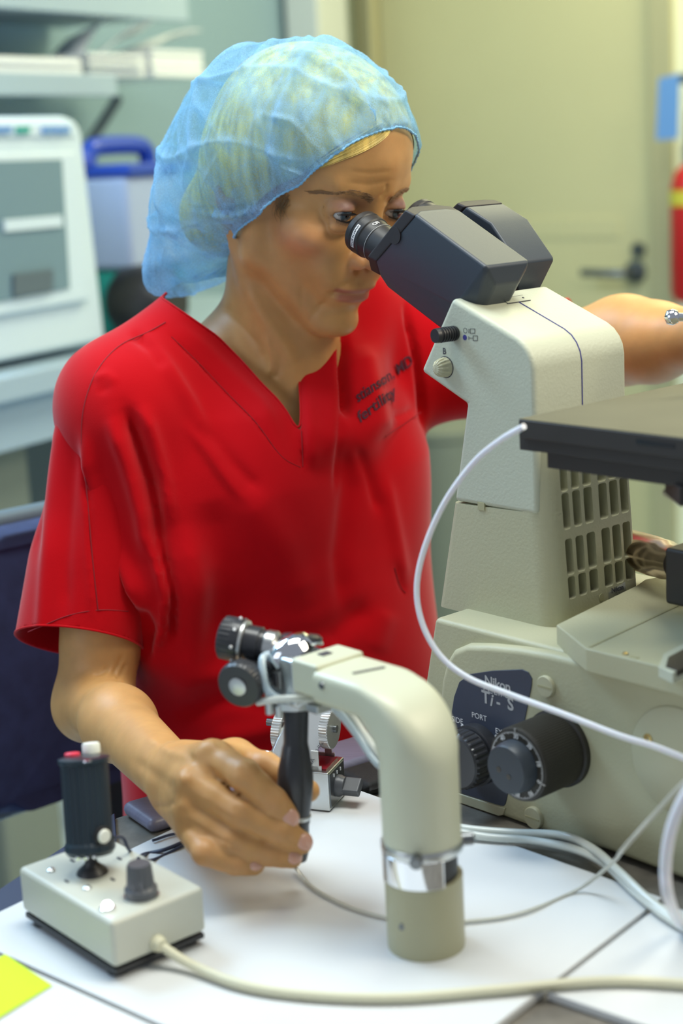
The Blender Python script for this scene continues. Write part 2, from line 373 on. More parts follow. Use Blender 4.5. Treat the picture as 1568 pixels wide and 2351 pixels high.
# ---- waste bin by the door and the fire extinguisher
bc = dp(ds(1045, 1300, .22), .26, 0)
bn = thing('waste_bin', bc, 'grey green waste bin on the floor by the door behind her', 'bin')
part('body', lathe([(.10, 0), (.115, .01), (.135, .50), (.13, .505), (.0, .505)], bc+Z3*.002, Z3, 40), 'bin_grey', bn)
part('lid', lathe([(.138, 0), (.138, .02), (.09, .055), (.0, .06)], bc+Z3*.508, Z3, 40), 'bin_grey', bn)
ex = onD(1600, 400, .10); zr = onD(1568, 372, .1)[2]
fe = thing('fire_extinguisher', (ex[0], ex[1], onD(1568, 640, .1)[2]), 'red fire extinguisher with a blue tag hung on the right wall', 'extinguisher')
rr = .062; zb_ = onD(1580, 690, .1)[2]; xy = np.array([ex[0], ex[1], 0])
part('cylinder', lathe([(0, 0), (rr*.8, 0), (rr, .02), (rr, zr-zb_-.06), (rr*.85, zr-zb_-.025), (rr*.45, zr-zb_), (0, zr-zb_)], xy+Z3*zb_, Z3, 32), 'fire_red', fe)
part('label_band', lathe([(rr+.001, .0), (rr+.001, .035)], xy+Z3*(onD(1568, 450, .1)[2]-.02), Z3, 32, closed=False), 'label_yellow', fe)
part('valve_neck', lathe([(rr*.52, 0), (rr*.52, .04), (rr*.4, .045)], xy+Z3*zr, Z3, 24), 'steel_dark', fe)
zt_ = onD(1568, 150, .1)[2]
part('valve_handle', box(xy+Z3*(zt_-.03), R2*.045, ND*.012, Z3*.012), 'steel_dark', fe, bevel=.005); part('valve_body', box(xy+Z3*(zr+.07), R2*.02, ND*.02, Z3*.05), 'steel_dark', fe, bevel=.005)
part('wall_hook', box(xy-ND*.08+Z3*(zr+.02), R2*.02, ND*.02, Z3*.03), 'steel_dark', fe, bevel=.003)
tg = [onD(1512, 180, .18), onD(1560, 168, .18), onD(1556, 318, .18), onD(1506, 322, .18)]
part('inspection_tag', prism(tg, ND*-.002), 'tag_blue', fe)
# ------------------------------------------------------------ table
TZ = .75
def tp(px, py, z=TZ): return onz(px, py, z)
Pc, Pb = tp(1520, 2060), tp(685, 1764)
Pn = tp(1140, 2351); Pl0, Pl1 = tp(0, 2185), tp(370, 2351); Pu = tp(0, 2092)
def isect(a, b, c, d):
    M = np.array([[(b-a)[0], -(d-c)[0]], [(b-a)[1], -(d-c)[1]]]); s = np.linalg.solve(M, (c-a)[:2])[0]; return a+(b-a)*s
Q_near = isect(Pc, Pn, Pl0, Pl1); Q_left = isect(Pb, Pu, Pl1, Pl0)
tbl = thing('lab_table', (.0, 1.1, 0), 'dark anti-vibration table carrying the microscope and white boards', 'table')
T0, T1 = tp(265, 1859), tp(877, 1682)            # her edge of the table
ed = nrm(T1-T0); en = np.array([ed[1], -ed[0], 0])  # towards the viewer
def tpt(s, o, z): return T0+ed*s+en*o+Z3*(z-TZ)
def tbox(s0, s1, o0, o1, z0, z1): return box(tpt((s0+s1)/2, (o0+o1)/2, (z0+z1)/2), ed*(s1-s0)/2, en*(o1-o0)/2, Z3*(z1-z0)/2)
cor = tp(-160, 2140); tpoly = [T0, tpt(.85, 0, TZ), tpt(.85, .80, TZ), tpt(-.28, .80, TZ), cor]
part('tabletop', prism([np.array([p[0], p[1], .744]) for p in tpoly], Z3*-.029), 'dark_metal_top', tbl, bevel=.003)
part('edge_trim', prism([np.array([p[0], p[1], .7445]) for p in (cor, tp(263, 1861), tp(268, 1932), tp(-160, 2192))], Z3*.004), 'cable_dark', tbl, bevel=.001)
part('armrest_pad', tbox(.004, .84, .002, .052, .7445, .7565), 'grey_laminate', tbl, bevel=.006)
part('armrest_pad', tbox(.17, .84, .056, .10, .7445, .756), 'black_pad', tbl, bevel=.006)
for s, o in ((.06, .06), (.78, .06), (-.22, .74), (.78, .74)): part('leg', tbox(s-.03, s+.03, o-.03, o+.03, .0, .715), 'black_satin', tbl, bevel=.004)
part('rail', tbox(-.19, .75, .045, .075, .12, .17), 'black_satin', tbl, bevel=.003)
def board(name, pts, label):
    P = [np.array([p[0], p[1], TZ]) for p in pts]
    o = part(name, prism([p-Z3*.0055 for p in P], Z3*.0055), 'white_board', bevel=.0008); tag(o, label, 'board', 'white boards on the table'); return o
board('white_board', [Pb, Pc, Q_near, Q_left], 'large white board in the middle holding the manipulator and control box')
g1 = nrm(Pl1-Pl0); gn = np.array([g1[1], -g1[0], 0]); gn = gn if gn[1] < 0 else -gn
b1 = [Pl0-g1*.03, Pl0+g1*.40]; board('white_board', [b1[0]+gn*.0035, b1[1]+gn*.0035, b1[1]+gn*.16, b1[0]+gn*.16], 'white board under the yellow green sticky note, bottom left')
h1 = nrm(Pn-Pc); hn = np.array([-h1[1], h1[0], 0]); hn = hn if hn[0] > 0 else -hn
board('white_board', [Pc+h1*.008+hn*.004, Pc+h1*.145+hn*.004, Pc+h1*.145+hn*.3, Pc+h1*.008+hn*.3], 'white board under the cable at the bottom right corner')
sn = [tp(12, 2190, .7508), tp(120, 2262, .7508), tp(-60, 2372, .7515), tp(-172, 2292, .7512)]
V = []
for i in range(7):
    for j in range(7):
        u, v = i/6, j/6; p = (sn[0]*(1-u)+sn[1]*u)*(1-v)+(sn[3]*(1-u)+sn[2]*u)*v; V.append(p+Z3*.002*max(0, v-.5)**2)
o = part('sticky_note', fix((np.array(V), [[i*7+j, i*7+j+1, i*7+j+8, i*7+j+7] for i in range(6) for j in range(6)])), 'sticky'); tag(o, 'yellow green sticky note on the bottom left white board', 'note')

# ------------------------------------------------------------ control box with joystick
bz = TZ+.005
F_, L_, R_ = onz(265, 2240, bz), onz(52, 2102, bz), onz(458, 2140, bz)
bu = nrm(L_-F_); bv = nrm((R_-F_)-bu*((R_-F_)@bu)); lu, lv = np.linalg.norm(L_-F_), (R_-F_)@bv
ht = onplane(265, 2126, F_, np.array([0, 1., 0]))[2]-bz
cb = thing('control_box', F_+bu*lu/2+bv*lv/2-Z3*.005, 'grey control box with a black joystick grip on the white board', 'control box')
def cp(s, t, z): return F_+bu*lu*s+bv*lv*t+Z3*z
part('case', box(cp(.5, .5, .003+ht/2), bu*lu/2, bv*lv/2, Z3*(ht/2-.001)), 'box_paint', cb, bevel=.0035, seg=4)
part('base_plate', box(cp(.5, .5, .0008), bu*lu*.485, bv*lv*.48, Z3*.0016), 'black_plastic', cb)
for s in (.1, .9):
    for t in (.12, .88): part('rubber_foot', lathe([(.006, 0), (.006, .0045)], cp(s, t, -.0049), Z3, 14), 'black_plastic', cb)
top = bz+.003+ht-.001
def onb(px, py): return onz(px, py, top)
for px, py in ((117, 1999), (200, 2040)): part('screw', lathe([(.003, 0), (.0028, .001), (.0015, .0018), (0, .002)], onb(px, py), Z3, 14), 'steel', cb)
for px, py in ((166, 1977), (274, 1972), (153, 2024), (259, 2020)): part('slot_mark', box(onb(px, py)+Z3*.0003, bu*.0022, bv*.0007, Z3*.0004), 'print_dark', cb)
led = onb(247, 2088)
part('led_bezel', lathe([(.0047, 0), (.0047, .0015), (.0035, .002)], led, Z3, 20), 'chrome', cb); part('led', lathe([(.0034, .001), (.0033, .003), (.002, .0048), (0, .0053)], led, Z3, 16), 'led_glow', cb)
kb = onb(325, 2058)
kn = part('speed_knob', lathe([(.0105, .001), (.0105, .006), (.0088, .008), (.0078, .021), (.007, .0225), (0, .0225)], kb, Z3, rib=(18, .0006, .0075, .021)), 'grey_plastic', cb, sharp=25)
part('knob_washer', lathe([(.0115, 0), (.0115, .0012), (.0105, .0012)], kb, Z3, 32), 'steel', cb)
gb = onb(212, 2003)
part('joystick_boot', lathe([(.0105, 0), (.0095, .002), (.0065, .0045), (.0042, .007), (.0034, .0105), (.003, .014)], gb, Z3, 28), 'black_plastic', cb)
gd = (gb-CAM)@FW; g0 = gb+Z3*.013; gtop = at(192, 1738, gd-.002); gax = nrm(gtop-g0); gl = np.linalg.norm(gtop-g0)
gr = part('joystick_grip', lathe([(.0, 0), (.0145, 0), (.0165, .003), (.0165, .007), (.0155, .009), (.0155, gl-.004), (.0168, gl-.003), (.0168, gl-.0005), (.0155, gl), (0, gl)], g0, gax, rib=(26, .0006, .0089, gl-.0039)), 'ribbed_blue', cb, sharp=25)
gu = nrm(np.cross(gax, np.array([0, 1., 0]))); gv = np.cross(gax, gu)
def gtopat(px, py): return onplane(px, py, gtop, gax)
part('red_button', lathe([(.0052, 0), (.0052, .0015), (.0045, .002), (0, .0022)], gtopat(166, 1735), gax, 20), 'red_plastic', gr)
part('white_button', lathe([(.0060, 0), (.0060, .0055), (.0053, .0066), (0, .0068)], gtopat(210, 1728), gax, 20), 'white_plastic', gr)
part('top_screw', lathe([(.003, 0), (.0028, .001), (0, .0014)], gtopat(200, 1749), gax, 12), 'chrome', gr)
sb_ = at(245, 1900, gd); axp = g0+gax*((sb_-g0)@gax); sd = nrm(onplane(247, 1900, axp, np.array([0, 1., 0]))-axp+np.array([0, -.014, 0]))
part('button_ring', lathe([(.0062, .0145), (.0062, .0172), (.0048, .0178)], axp, sd, 20), 'black_plastic', gr); part('side_button', lathe([(.0047, .015), (.0046, .0185), (.004, .0195), (0, .0197)], axp, sd, 20), 'white_plastic', gr)
for t_ in (-.35, .0, .3): 
    dv = nrm(np.array([math.sin(t_), -math.cos(t_), 0])); part('rivet', lathe([(.0014, .0158), (.0012, .0172), (0, .0174)], g0+gax*.0045, dv, 10), 'chrome', gr)
# cables
cab = smoothpath([cp(0.0, .0, 0)*0+onz(362, 2166, bz+.010), onz(440, 2215, TZ+.006), onz(560, 2262, TZ+.0042), onz(720, 2285, TZ+.004), onz(920, 2290, TZ+.004), onz(1150, 2272, TZ+.004), onz(1400, 2252, TZ+.004), onz(1620, 2262, TZ+.004)], 10)
part('power_cable', tube(cab, .0031, 10), 'cable_cream', cb)
part('cable_grommet', lathe([(.0055, -.001), (.005, .002), (.0038, .005)], onz(362, 2166, bz+.010), nrm(-bu), 18), 'cable_cream', cb)
w1 = smoothpath([g0+gax*.006+np.array([.014, .01, 0]), at(283, 1925, gd+.02), at(300, 1955, gd+.03), tp(345, 1975, TZ+.003), tp(420, 1940, TZ+.002), tp(432, 1925, TZ+.002), tp(400, 1915, TZ+.002), tp(350, 1930, TZ+.002)], 8)
part('grip_wire', tube(w1, .0011, 8), 'cable_dark', cb)
part('signal_wire', tube(smoothpath([tp(440, 1925, TZ+.0025), tp(380, 1950, TZ+.0025), tp(330, 1962, TZ+.0025), onb(318, 1975)+Z3*.001], 8), .0015, 8), 'cable_dark', cb)

# ------------------------------------------------------------ hanging joystick manipulator
C0 = onz(979, 2166, TZ); dcol = (C0-CAM)@FW
mp = thing('hanging_manipulator', C0, 'beige hanging joystick manipulator on a thick column in front', 'manipulator')
RC = .0246
z_r0, z_r1 = at(979, 2020, dcol-.02)[2], at(979, 1958, dcol-.02)[2]     # clamp ring, front edge
z_top = onplane(900, 1500, C0, np.array([0, 1., 0]))[2]
best = min((abs(proj(C0-A3*s+Z3*(at(690, 1600, dcol+.755*s)[2]-TZ))[0]-682), s) for s in np.linspace(.05, .3, 251)); SH = best[1]
HX = C0-A3*SH; HX = np.array([HX[0], HX[1], 0]); dH = float((HX+Z3*.90-CAM)@FW)
zt = at(695, 1476, dH)[2]; zb = at(700, 1596, dH)[2]
part('lower_column', lathe([(RC*.99, 0), (RC, .002), (RC, z_r0-TZ), (RC*.9, z_r0-TZ)], C0, Z3, 48), 'beige_enamel', mp)
part('set_screw', lathe([(.0022, 0), (.002, .001)], C0+nrm(np.array([-.02, -.0246, 0]))*RC+Z3*(at(962, 2085, dcol)[2]-TZ), nrm(np.array([-.02, -1, 0])), 12), 'steel_dark', mp)
part('pivot_shaft', lathe([(RC*.88, 0), (RC*.88, z_r1-z_r0+.01)], C0+Z3*(z_r0-TZ-.003), Z3, 40), 'black_plastic', mp)
# clamp ring: half ring plus a thin collar
rg = part('clamp_ring', lathe([(RC*1.03, 0), (RC*1.05, .001), (RC*1.05, .0055), (RC*1.03, .0065)], C0+Z3*(z_r1-TZ+.001), Z3, 48), 'steel', mp)
V = []; F = []
a0, a1 = -2.9, -1.1
for i in range(25):
    t = a0+(a1-a0)*i/24; d = np.array([math.cos(t), math.sin(t), 0])
    for r_, z_ in ((RC*1.03, z_r0), (RC*1.06, z_r0), (RC*1.06, z_r1+.002), (RC*1.03, z_r1+.002)): V.append(np.array([C0[0], C0[1], z_])+d*r_)
for i in range(24): F += [[i*4+k, i*4+(k+1) % 4, i*4+4+(k+1) % 4, i*4+4+k] for k in range(4)]
F += [[0, 1, 2, 3], [99, 98, 97, 96]]
part('clamp_plate', fix((np.array(V), F)), 'chrome', mp, bevel=.0006)
for t in (-1.75, .05):
    d = np.array([math.cos(t), math.sin(t), 0]); part('clamp_screw', lathe([(.004, RC), (.004, RC+.007), (.003, RC+.008)], C0+Z3*(z_r1-TZ+.0045), d, 16), 'steel_dark', mp)
# bent arm
hh = .0118; zm = zt-hh-.0015; Rb = .034
pts = []; sec = []
zc0 = z_r1+.006
for z in np.linspace(zc0, zm-Rb, 8): pts.append(np.array([C0[0], C0[1], z])); sec.append((0., nrm(A3)))
for k in range(1, 15):
    t = math.pi/2*k/14; pts.append(np.array([C0[0], C0[1], zm-Rb])-A3*Rb*(1-math.cos(t))+Z3*Rb*math.sin(t)); sec.append((min(1, k/11), A3*math.cos(t)+Z3*math.sin(t)))
s_end = SH*.60
for s in np.linspace(Rb, s_end, 7)[1:]: pts.append(np.array([C0[0], C0[1], zm])-A3*s); sec.append((1., Z3))
V = []; F = []; n = 48
for P, (mx, nv) in zip(pts, sec):
    for i in range(n):
        t = 2*math.pi*i/n; c, s = math.cos(t), math.sin(t)
        e = 2/(2+mx*3.2); sx = math.copysign(abs(c)**e, c); sy = math.copysign(abs(s)**e, s)
        V.append(P+nv*sx*(RC*(1-mx)+hh*mx)+W3*sy*(RC*(1-mx)+.0235*mx))
m_ = len(pts); F = [[i*n+k, i*n+(k+1) % n, (i+1)*n+(k+1) % n, (i+1)*n+k] for i in range(m_-1) for k in range(n)]+[list(range(n)), [(m_-1)*n+k for k in range(n)]]
part('bent_arm', fix((np.array(V), F)), 'beige_light', mp, sharp=50)
part('arm_tongue', box(np.array([C0[0], C0[1], zm+.003])-A3*(SH*.6+SH*.80)/2, A3*SH*.11, W3*.0205, Z3*hh*.95), 'beige_light', mp, bevel=.002)
part('arm_mark', box(np.array([C0[0], C0[1], zm+hh+.0003])-A3*(SH*.36), nrm(W3+A3*.3)*.011, nrm(A3-W3*.3)*.0012, Z3*.0003), 'print_dark', mp)
part('tongue_mark', box(np.array([C0[0], C0[1], zm+.003+hh*.95+.0003])-A3*(SH*.72), W3*.004, A3*.003, Z3*.0004), 'print_dark', mp)
part('arm_screw', lathe([(.0025, 0), (.0022, .0012)], np.array([C0[0], C0[1], zm+.004])-A3*(SH*.52)-W3*.0232, -W3, 14), 'steel_dark', mp)
# head: chrome bracket, knobs, plate
hc = HX+Z3*zm
def ah(px, py, dd=0.): return at(px, py, dH+dd)
hbk = part('head_block', box(HX+Z3*(zm-.006)+A3*.002, A3*.017, W3*.016, Z3*.0165), 'steel', mp, bevel=.003)
part('block_window', box(HX+Z3*(zm-.006)-W3*.0161+A3*.001, A3*.0035, W3*.0004, Z3*.006), 'alu', hbk); part('block_slot', box(HX+Z3*(zm-.006)-W3*.0164-A3*.0005, A3*.0015, W3*.0004, Z3*.0045), 'print_dark', hbk)
part('block_nose', box(HX+Z3*zm-A3*.019, A3*.007, W3*.012, Z3*.008), 'steel', mp, bevel=.002)
part('head_dome', lathe([(.019, 0), (.019, .006), (.017, .011), (.011, .0145), (0, .0155)], ah(672, 1512), nrm(Z3*.8-A3*.45-W3*.2), 36), 'chrome', mp)
dm = part('dome_cap', lathe([(.0145, 0), (.0145, .004), (.012, .006), (0, .0068)], ah(690, 1476, .004), nrm(Z3*.93+W3*.2-A3*.1), 32), 'black_satin', mp)
part('dome_ring', lathe([(.0152, 0), (.0152, .0015), (.0146, .0022)], ah(690, 1478, .003), nrm(Z3*.93+W3*.2-A3*.1), 32), 'chrome', dm)
k1a, k1b = ah(645, 1490, .0), ah(512, 1462, .01); kd = nrm(k1b-k1a); kl = np.linalg.norm(k1b-k1a)
kb1 = part('drive_knob', lathe([(.008, 0), (.010, .004), (.0105, kl*.34), (.0118, kl*.36), (.0118, kl*.62), (.0150, kl*.66), (.0150, kl*.80), (.0148, kl*.98), (.0125, kl*1.02), (0, kl*1.02)], k1a, kd, rib=(28, .0008, kl*.81, kl*.985)), 'black_satin', mp, sharp=25)
part('scale_ring', lathe([(.0135, kl*.60), (.0142, kl*.61), (.0142, kl*.66), (.0135, kl*.67)], k1a, kd, 40), 'alu', kb1)
part('shaft_collar', lathe([(.0092, 0), (.0112, .002), (.0112, .008), (.0095, .010)], k1a+kd*kl*.05, kd, 32), 'steel', kb1)
for t in np.linspace(0, 6.28, 9)[:-1]:
    u_, v_, _ = frame_of(kd); part('index_dot', lathe([(.0012, .0), (.001, .0016)], k1a+kd*kl*.73+(u_*math.cos(t)+v_*math.sin(t))*.0146, u_*math.cos(t)+v_*math.sin(t), 8), 'print_white', kb1)
k2 = ah(556, 1567, -.012); k2d = nrm(np.array([-.42, -.88, -.12]))
kb2 = part('side_knob', lathe([(.010, -.016), (.010, -.006), (.0150, -.005), (.0158, -.003), (.0158, .004), (.0145, .006), (0, .006)], k2, k2d, rib=(36, .0004, -.004, .0041)), 'black_satin', mp, sharp=25)
part('knob_cap', lathe([(.0064, .0055), (.0062, .0072), (.0045, .0076), (0, .0076)], k2, k2d, 28), 'alu', kb2)
part('knob_shaft', tube([k2-k2d*.014, k2-k2d*.020, ah(600, 1560, .0), ah(640, 1555, 0)], .0075, 14), 'steel_dark', mp)
pz = at(690, 1617, dH-.01)[2]
part('handle_plate', lathe([(.0165, 0), (.0185, .001), (.0185, .006), (.012, .0065)], HX+Z3*(pz-.004), Z3, 40), 'steel', mp)
part('plate_lug', box(HX+A3*.021+Z3*(pz-.001), A3*.008, W3*.006, Z3*.003), 'steel', mp, bevel=.001)
part('tube_clamp', box(ah(712, 1570, -.012), A3*.006, W3*.006, Z3*.011), 'black_plastic', mp, bevel=.001)
part('tube_fitting', merge(*[lathe([(.003, 0), (.003, .008)], ah(x, y, -.01), Z3*-1, 12) for x, y in ((618, 1612), (640, 1620))]), 'steel', mp)
part('loop_tube', tube(smoothpath([ah(622, 1500, -.006), ah(603, 1512, -.014), ah(604, 1545, -.018), ah(612, 1580, -.018), ah(632, 1600, -.018), ah(660, 1606, -.016), ah(720, 1606, -.012), ah(745, 1612, -.010), ah(776, 1634, -.004), ah(820, 1688, .0), ah(866, 1752, -.010), ah(930, 1790, -.03)], 8), .0026, 12), 'clear_tube', mp)
part('cross_tube', tube(smoothpath([ah(592, 1612, -.012), ah(630, 1606, -.02), ah(690, 1604, -.022), ah(760, 1612, -.004), ah(800, 1636, .002), ah(838, 1688, .000), ah(880, 1745, -.012), ah(930, 1800, -.03)], 8), .0026, 12), 'oil_tube', mp)
part('feed_tube', tube(smoothpath([ah(800, 1608, .0), ah(825, 1640, .004), ah(862, 1690, .0), ah(905, 1745, -.02)], 8), .0024, 12), 'oil_tube', mp)
# control handle
ha = HX+Z3*(pz-.004); hb_ = at(676, 1978, dH+.022); hx = nrm(hb_-ha); hl = np.linalg.norm(hb_-ha)
hd_ = part('control_handle', lathe([(.0086, 0), (.0085, .004), (.0082, hl*.24), (.0086, hl*.26), (.0092, hl*.28), (.0118, hl*.42), (.0122, hl*.50), (.0112, hl*.62), (.0104, hl*.68), (.0104, hl*.74), (.0098, hl*.76), (.0100, hl*.92), (.0085, hl*.985), (.004, hl), (0, hl)], ha, hx, 40), 'black_satin', mp, sharp=25)
part('handle_ring', lathe([(.0107, hl*.695), (.0110, hl*.70), (.0110, hl*.715), (.0107, hl*.72)], ha, hx, 36), 'alu', hd_)
part('handle_tip', tube([hb_-hx*.001, hb_+hx*.006+A3*.004, hb_+hx*.010+A3*.010], .0006, 6), 'steel', hd_)

# ------------------------------------------------------------ magnetic holder behind the handle
mz = TZ+.001
K, K2 = onz(757, 1863, mz), onz(792, 1824, mz); mv = nrm(K2-K); mu = nrm(np.cross(Z3, mv)); mu = mu if mu[0] < 0 else -mu
mh = onplane(757, 1776, K, np.array([0, 1., 0]))[2]-mz; mw, md = .048, np.linalg.norm(K2-K)*1.05
mg = thing('magnetic_holder', K+mu*mw/2+mv*md/2-Z3*.001, 'steel magnetic holder with knurled thumbwheels behind the joystick handle', 'holder')
def mpnt(u, v, z): return K+mu*u+mv*v+Z3*z
def mbox(u0, u1, v0, v1, z0, z1): return box(mpnt((u0+u1)/2, (v0+v1)/2, (z0+z1)/2), mu*(u1-u0)/2, mv*(v1-v0)/2, Z3*(z1-z0)/2)
part('magnet_block', mbox(0, mw, 0, md, 0, mh), 'steel', mg, bevel=.0008)
part('face_plate', prism([mpnt(-.0006, md*.07, mh*.06), mpnt(-.0006, md*.93, mh*.06), mpnt(-.0006, md*.93, mh*.94), mpnt(-.0006, md*.07, mh*.94)], mu*.0008), 'steel_dark', mg)
sw = part('switch_knob', lathe([(.0085, 0), (.0085, .003), (.0075, .005), (.007, .007), (0, .007)], mpnt(0, md*.5, mh*.46), -mu, 28), 'grey_plastic', mg)
part('switch_lever', box(mpnt(-.012, md*.5, mh*.46), mu*.0075, nrm(mv*.75+Z3*.5)*.0068, nrm(np.cross(mu, nrm(mv*.75+Z3*.5)))*.0035), 'grey_plastic', sw, bevel=.0012)
for t in (.3, .5, .7): part('plate_mark', mbox(-.0012, -.0004, md*t-.0006, md*t+.0006, mh*.78, mh*.86), 'print_white', mg)
for v in (md*.10, md*.90): part('side_bracket', merge(mbox(.006, .042, v-.0006, v+.0006, mh, mh+.004), mbox(.008, .014, v-.0006, v+.0006, mh, mh+.016)), 'alu', mg, bevel=.0003)
part('red_reflection', mbox(.003, .044, md*.14, md*.86, mh, mh+.0015), 'reflected_red', mg)  # red reflection on the steel, put in as a thin coloured sheet
P1, P2 = mpnt(.020, md*.06, mh+.002), None
dM = (K-CAM)@FW
q = [at(708, 1765, dM), at(742, 1700, dM+.004), at(748, 1610, dM+.020), at(690, 1600, dM+.024), at(636, 1700, dM+.012), at(616, 1748, dM+.006)]
cov = part('tilted_cover', prism(q, np.array([.0, .006, .0015])), 'alu', mg, bevel=.0008)
tx0, tx1 = at(712, 1752, dM-.0015), at(738, 1702, dM+.0020); tdir = nrm(tx1-tx0); tn = nrm(np.cross(q[1]-q[0], q[3]-q[0])); tn = tn if tn[1] < 0 else -tn; ty = np.cross(tn, tdir)
part('cover_lettering', text('NARISHIGE', .0050, (tx0+tx1)/2-ty*.001+tn*.0006, tdir, ty, space=.95), 'print_dark', cov)
w1 = at(757, 1672, dM+.012); wdir = nrm(np.array([.93, -.36, -.02]))
part('axle', lathe([(.003, -.052), (.003, .006)], w1, wdir, 16), 'steel_dark', mg)
part('thumbwheel', lathe([(.0035, -.0035), (.0155, -.0035), (.0158, -.003), (.0158, .003), (.0150, .0035), (0, .0035)], w1, wdir, rib=(44, .0006, -.0031, .0031)), 'alu', mg, sharp=20)
part('axle_end', lathe([(.0028, .0034), (.0026, .0045), (.0014, .0045), (0, .0036)], w1, wdir, 14), 'chrome', mg)
w2 = at(648, 1678, dM+.03)
part('thumbwheel', lathe([(0, -.0035), (.0155, -.0035), (.0158, -.003), (.0158, .003), (.0150, .0035), (0, .0035)], w2, wdir, rib=(44, .0006, -.0031, .0031)), 'alu', mg, sharp=20)
part('clamp_bolt', lathe([(.005, 0), (.005, .006), (.0035, .009), (0, .010)], at(626, 1742, dM+.004), nrm(np.array([-.5, -.5, .6])), 6), 'chrome', mg, sharp=20)
# ------------------------------------------------------------ inverted microscope
wp, wb, wt, wfar = .825, .834, .868, .972
ms = thing('inverted_microscope', wld(-.68, .93, TZ), 'cream inverted microscope with black twin eyepieces she looks into', 'microscope')
def side(pts, w): return [onw(x, y, w) for x, y in pts]
zb0 = .757; zbt = onw(1000, 1419, wb)[2]
af = loc(onw(997, 1419, wb))[0]; af2 = loc(onw(980, 1531, wb))[0]; zf2 = onw(980, 1531, wb)[2]
af0 = af+(af2-af)*(zbt-zb0)/(zbt-zf2)
part('base_body', prism([wld(af, wb, zbt), wld(-.44, wb, zbt), wld(-.44, wb, zb0), wld(af0, wb, zb0)], W3*.20), 'cream_paint', ms, bevel=.004)
for a in (af0+.03, -.48):
    for w in (wb+.03, wb+.17): part('foot', lathe([(.012, 0), (.012, zb0-TZ+.006)], wld(a, w, TZ-.0058), Z3, 20), 'black_plastic', ms)
pan = side([(1008, 1600), (1012, 1560), (1022, 1520), (1038, 1494), (1068, 1481), (1120, 1482), (1190, 1489), (1260, 1501), (1335, 1519), (1450, 1549), (1568, 1581), (1640, 1601), (1640, 2047), (1568, 2021), (1392, 1954), (1205, 1896), (1066, 1854), (1006, 1835)], wp)
for p_ in pan: p_[2] = max(p_[2], .7450)
part('side_panel', prism(pan, W3*.012), 'cream_paint', ms, bevel=.005, seg=4)
npl = part('name_plate', prism(side([(1036, 1640), (1042, 1600), (1054, 1566), (1078, 1548), (1130, 1540), (1198, 1537), (1213, 1544), (1221, 1558), (1220, 1575), (1205, 1650), (1160, 1846), (1156, 1851), (1148, 1850), (1040, 1816)], wp-.0006), W3*.002), 'plate_blue', ms, bevel=.0003, label='blue grey name plate')
part('plate_lip', prism(side([(1050, 1821), (1150, 1853), (1160, 1855), (1154, 1872), (1144, 1874), (1050, 1842)], wp-.0012), W3*.004), 'cream_smooth', ms, bevel=.0008)
def stxt(s, px, py, size, m='print_grey', w=wp-.0009, parent=None, **k): return part('lettering', text(s, size, onw(px, py, w), A3, Z3, **k), m, parent or npl, smooth=False)
stxt('Nikon', 1142, 1571, .0108, bold=.00028, space=.95); stxt('ECLIPSE', 1143, 1590, .0080, space=1.12)
stxt('T', 1115, 1602, .0135, bold=.0004); stxt('i', 1127, 1608, .0135, bold=.0003, shear=.25); stxt('-', 1144, 1612, .0125, bold=.0003); stxt('S', 1172, 1618, .0135, bold=.0004)
stxt('PORT', 1100, 1646, .0062, 'print_white'); stxt('SIDE', 1050, 1654, .0062, 'print_white'); stxt('EYE', 1148, 1681, .0062, 'print_white')
for x, y in ((1062, 1667), (1140, 1691)): part('port_dot', lathe([(.0016, 0), (.0016, .0004)], onw(x, y, wp-.0008), -W3, 16), 'print_white', npl)
# focus knob
kc = onw(1285, 1716, wp); kx = -W3
fk = part('focus_knob', lathe([(.0285, -.002), (.0285, .004), (.0265, .005), (.0270, .007), (.0270, .042), (.0262, .0445), (.0250, .0450), (.0250, .0452), (0, .0452)], kc, kx, rib=(90, .00035, .0069, .0421)), 'knob_black', ms, sharp=20)
part('fine_knob', lathe([(.0188, .045), (.0186, .050), (.0176, .0560), (.0168, .0572), (0, .0572)], kc, kx, 56), 'bino_grey', fk)
dz = kc+kx*.0455
def dial(r, t): return dz+(A3*math.cos(t)+Z3*math.sin(t))*r
g = []
for k in range(100):
    t = math.radians(-18+3.6*k); e = A3*math.cos(t)+Z3*math.sin(t); tn_ = -A3*math.sin(t)+Z3*math.cos(t); ln = .0011 if k % 5 else .0016
    g.append(box(dz+e*(.0243-ln/2)+kx*.0001, e*ln/2, tn_*.00022, kx*.0001))
part('scale_marks', merge(*g), 'print_white', fk, smooth=False, kind='stuff')
for k in range(10):
    t = math.radians(-18+36*k); e = A3*math.cos(t)+Z3*math.sin(t); part('scale_number', text(str(k*10), .0046, dial(.0212, t)+kx*.0002, -A3*math.sin(t)*-1+Z3*math.cos(t)*-1 if False else (A3*math.sin(t)-Z3*math.cos(t)), e, bold=.0001), 'print_white', fk, smooth=False)
for t in (-18, 92, 190): 
    t = math.radians(t); e = A3*math.cos(t)+Z3*math.sin(t); part('index_line', box(dz+e*.0256-kx*.0002, e*.0013, (-A3*math.sin(t)+Z3*math.cos(t))*.0003, kx*.0005), 'print_grey', fk)
for x, y in ((-.0062, -.001), (.0030, -.0042)): part('pin_hole', lathe([(.0021, 0), (.0021, .0003)], kc+kx*.0571+A3*x+Z3*y, kx, 20), 'pupil', fk)
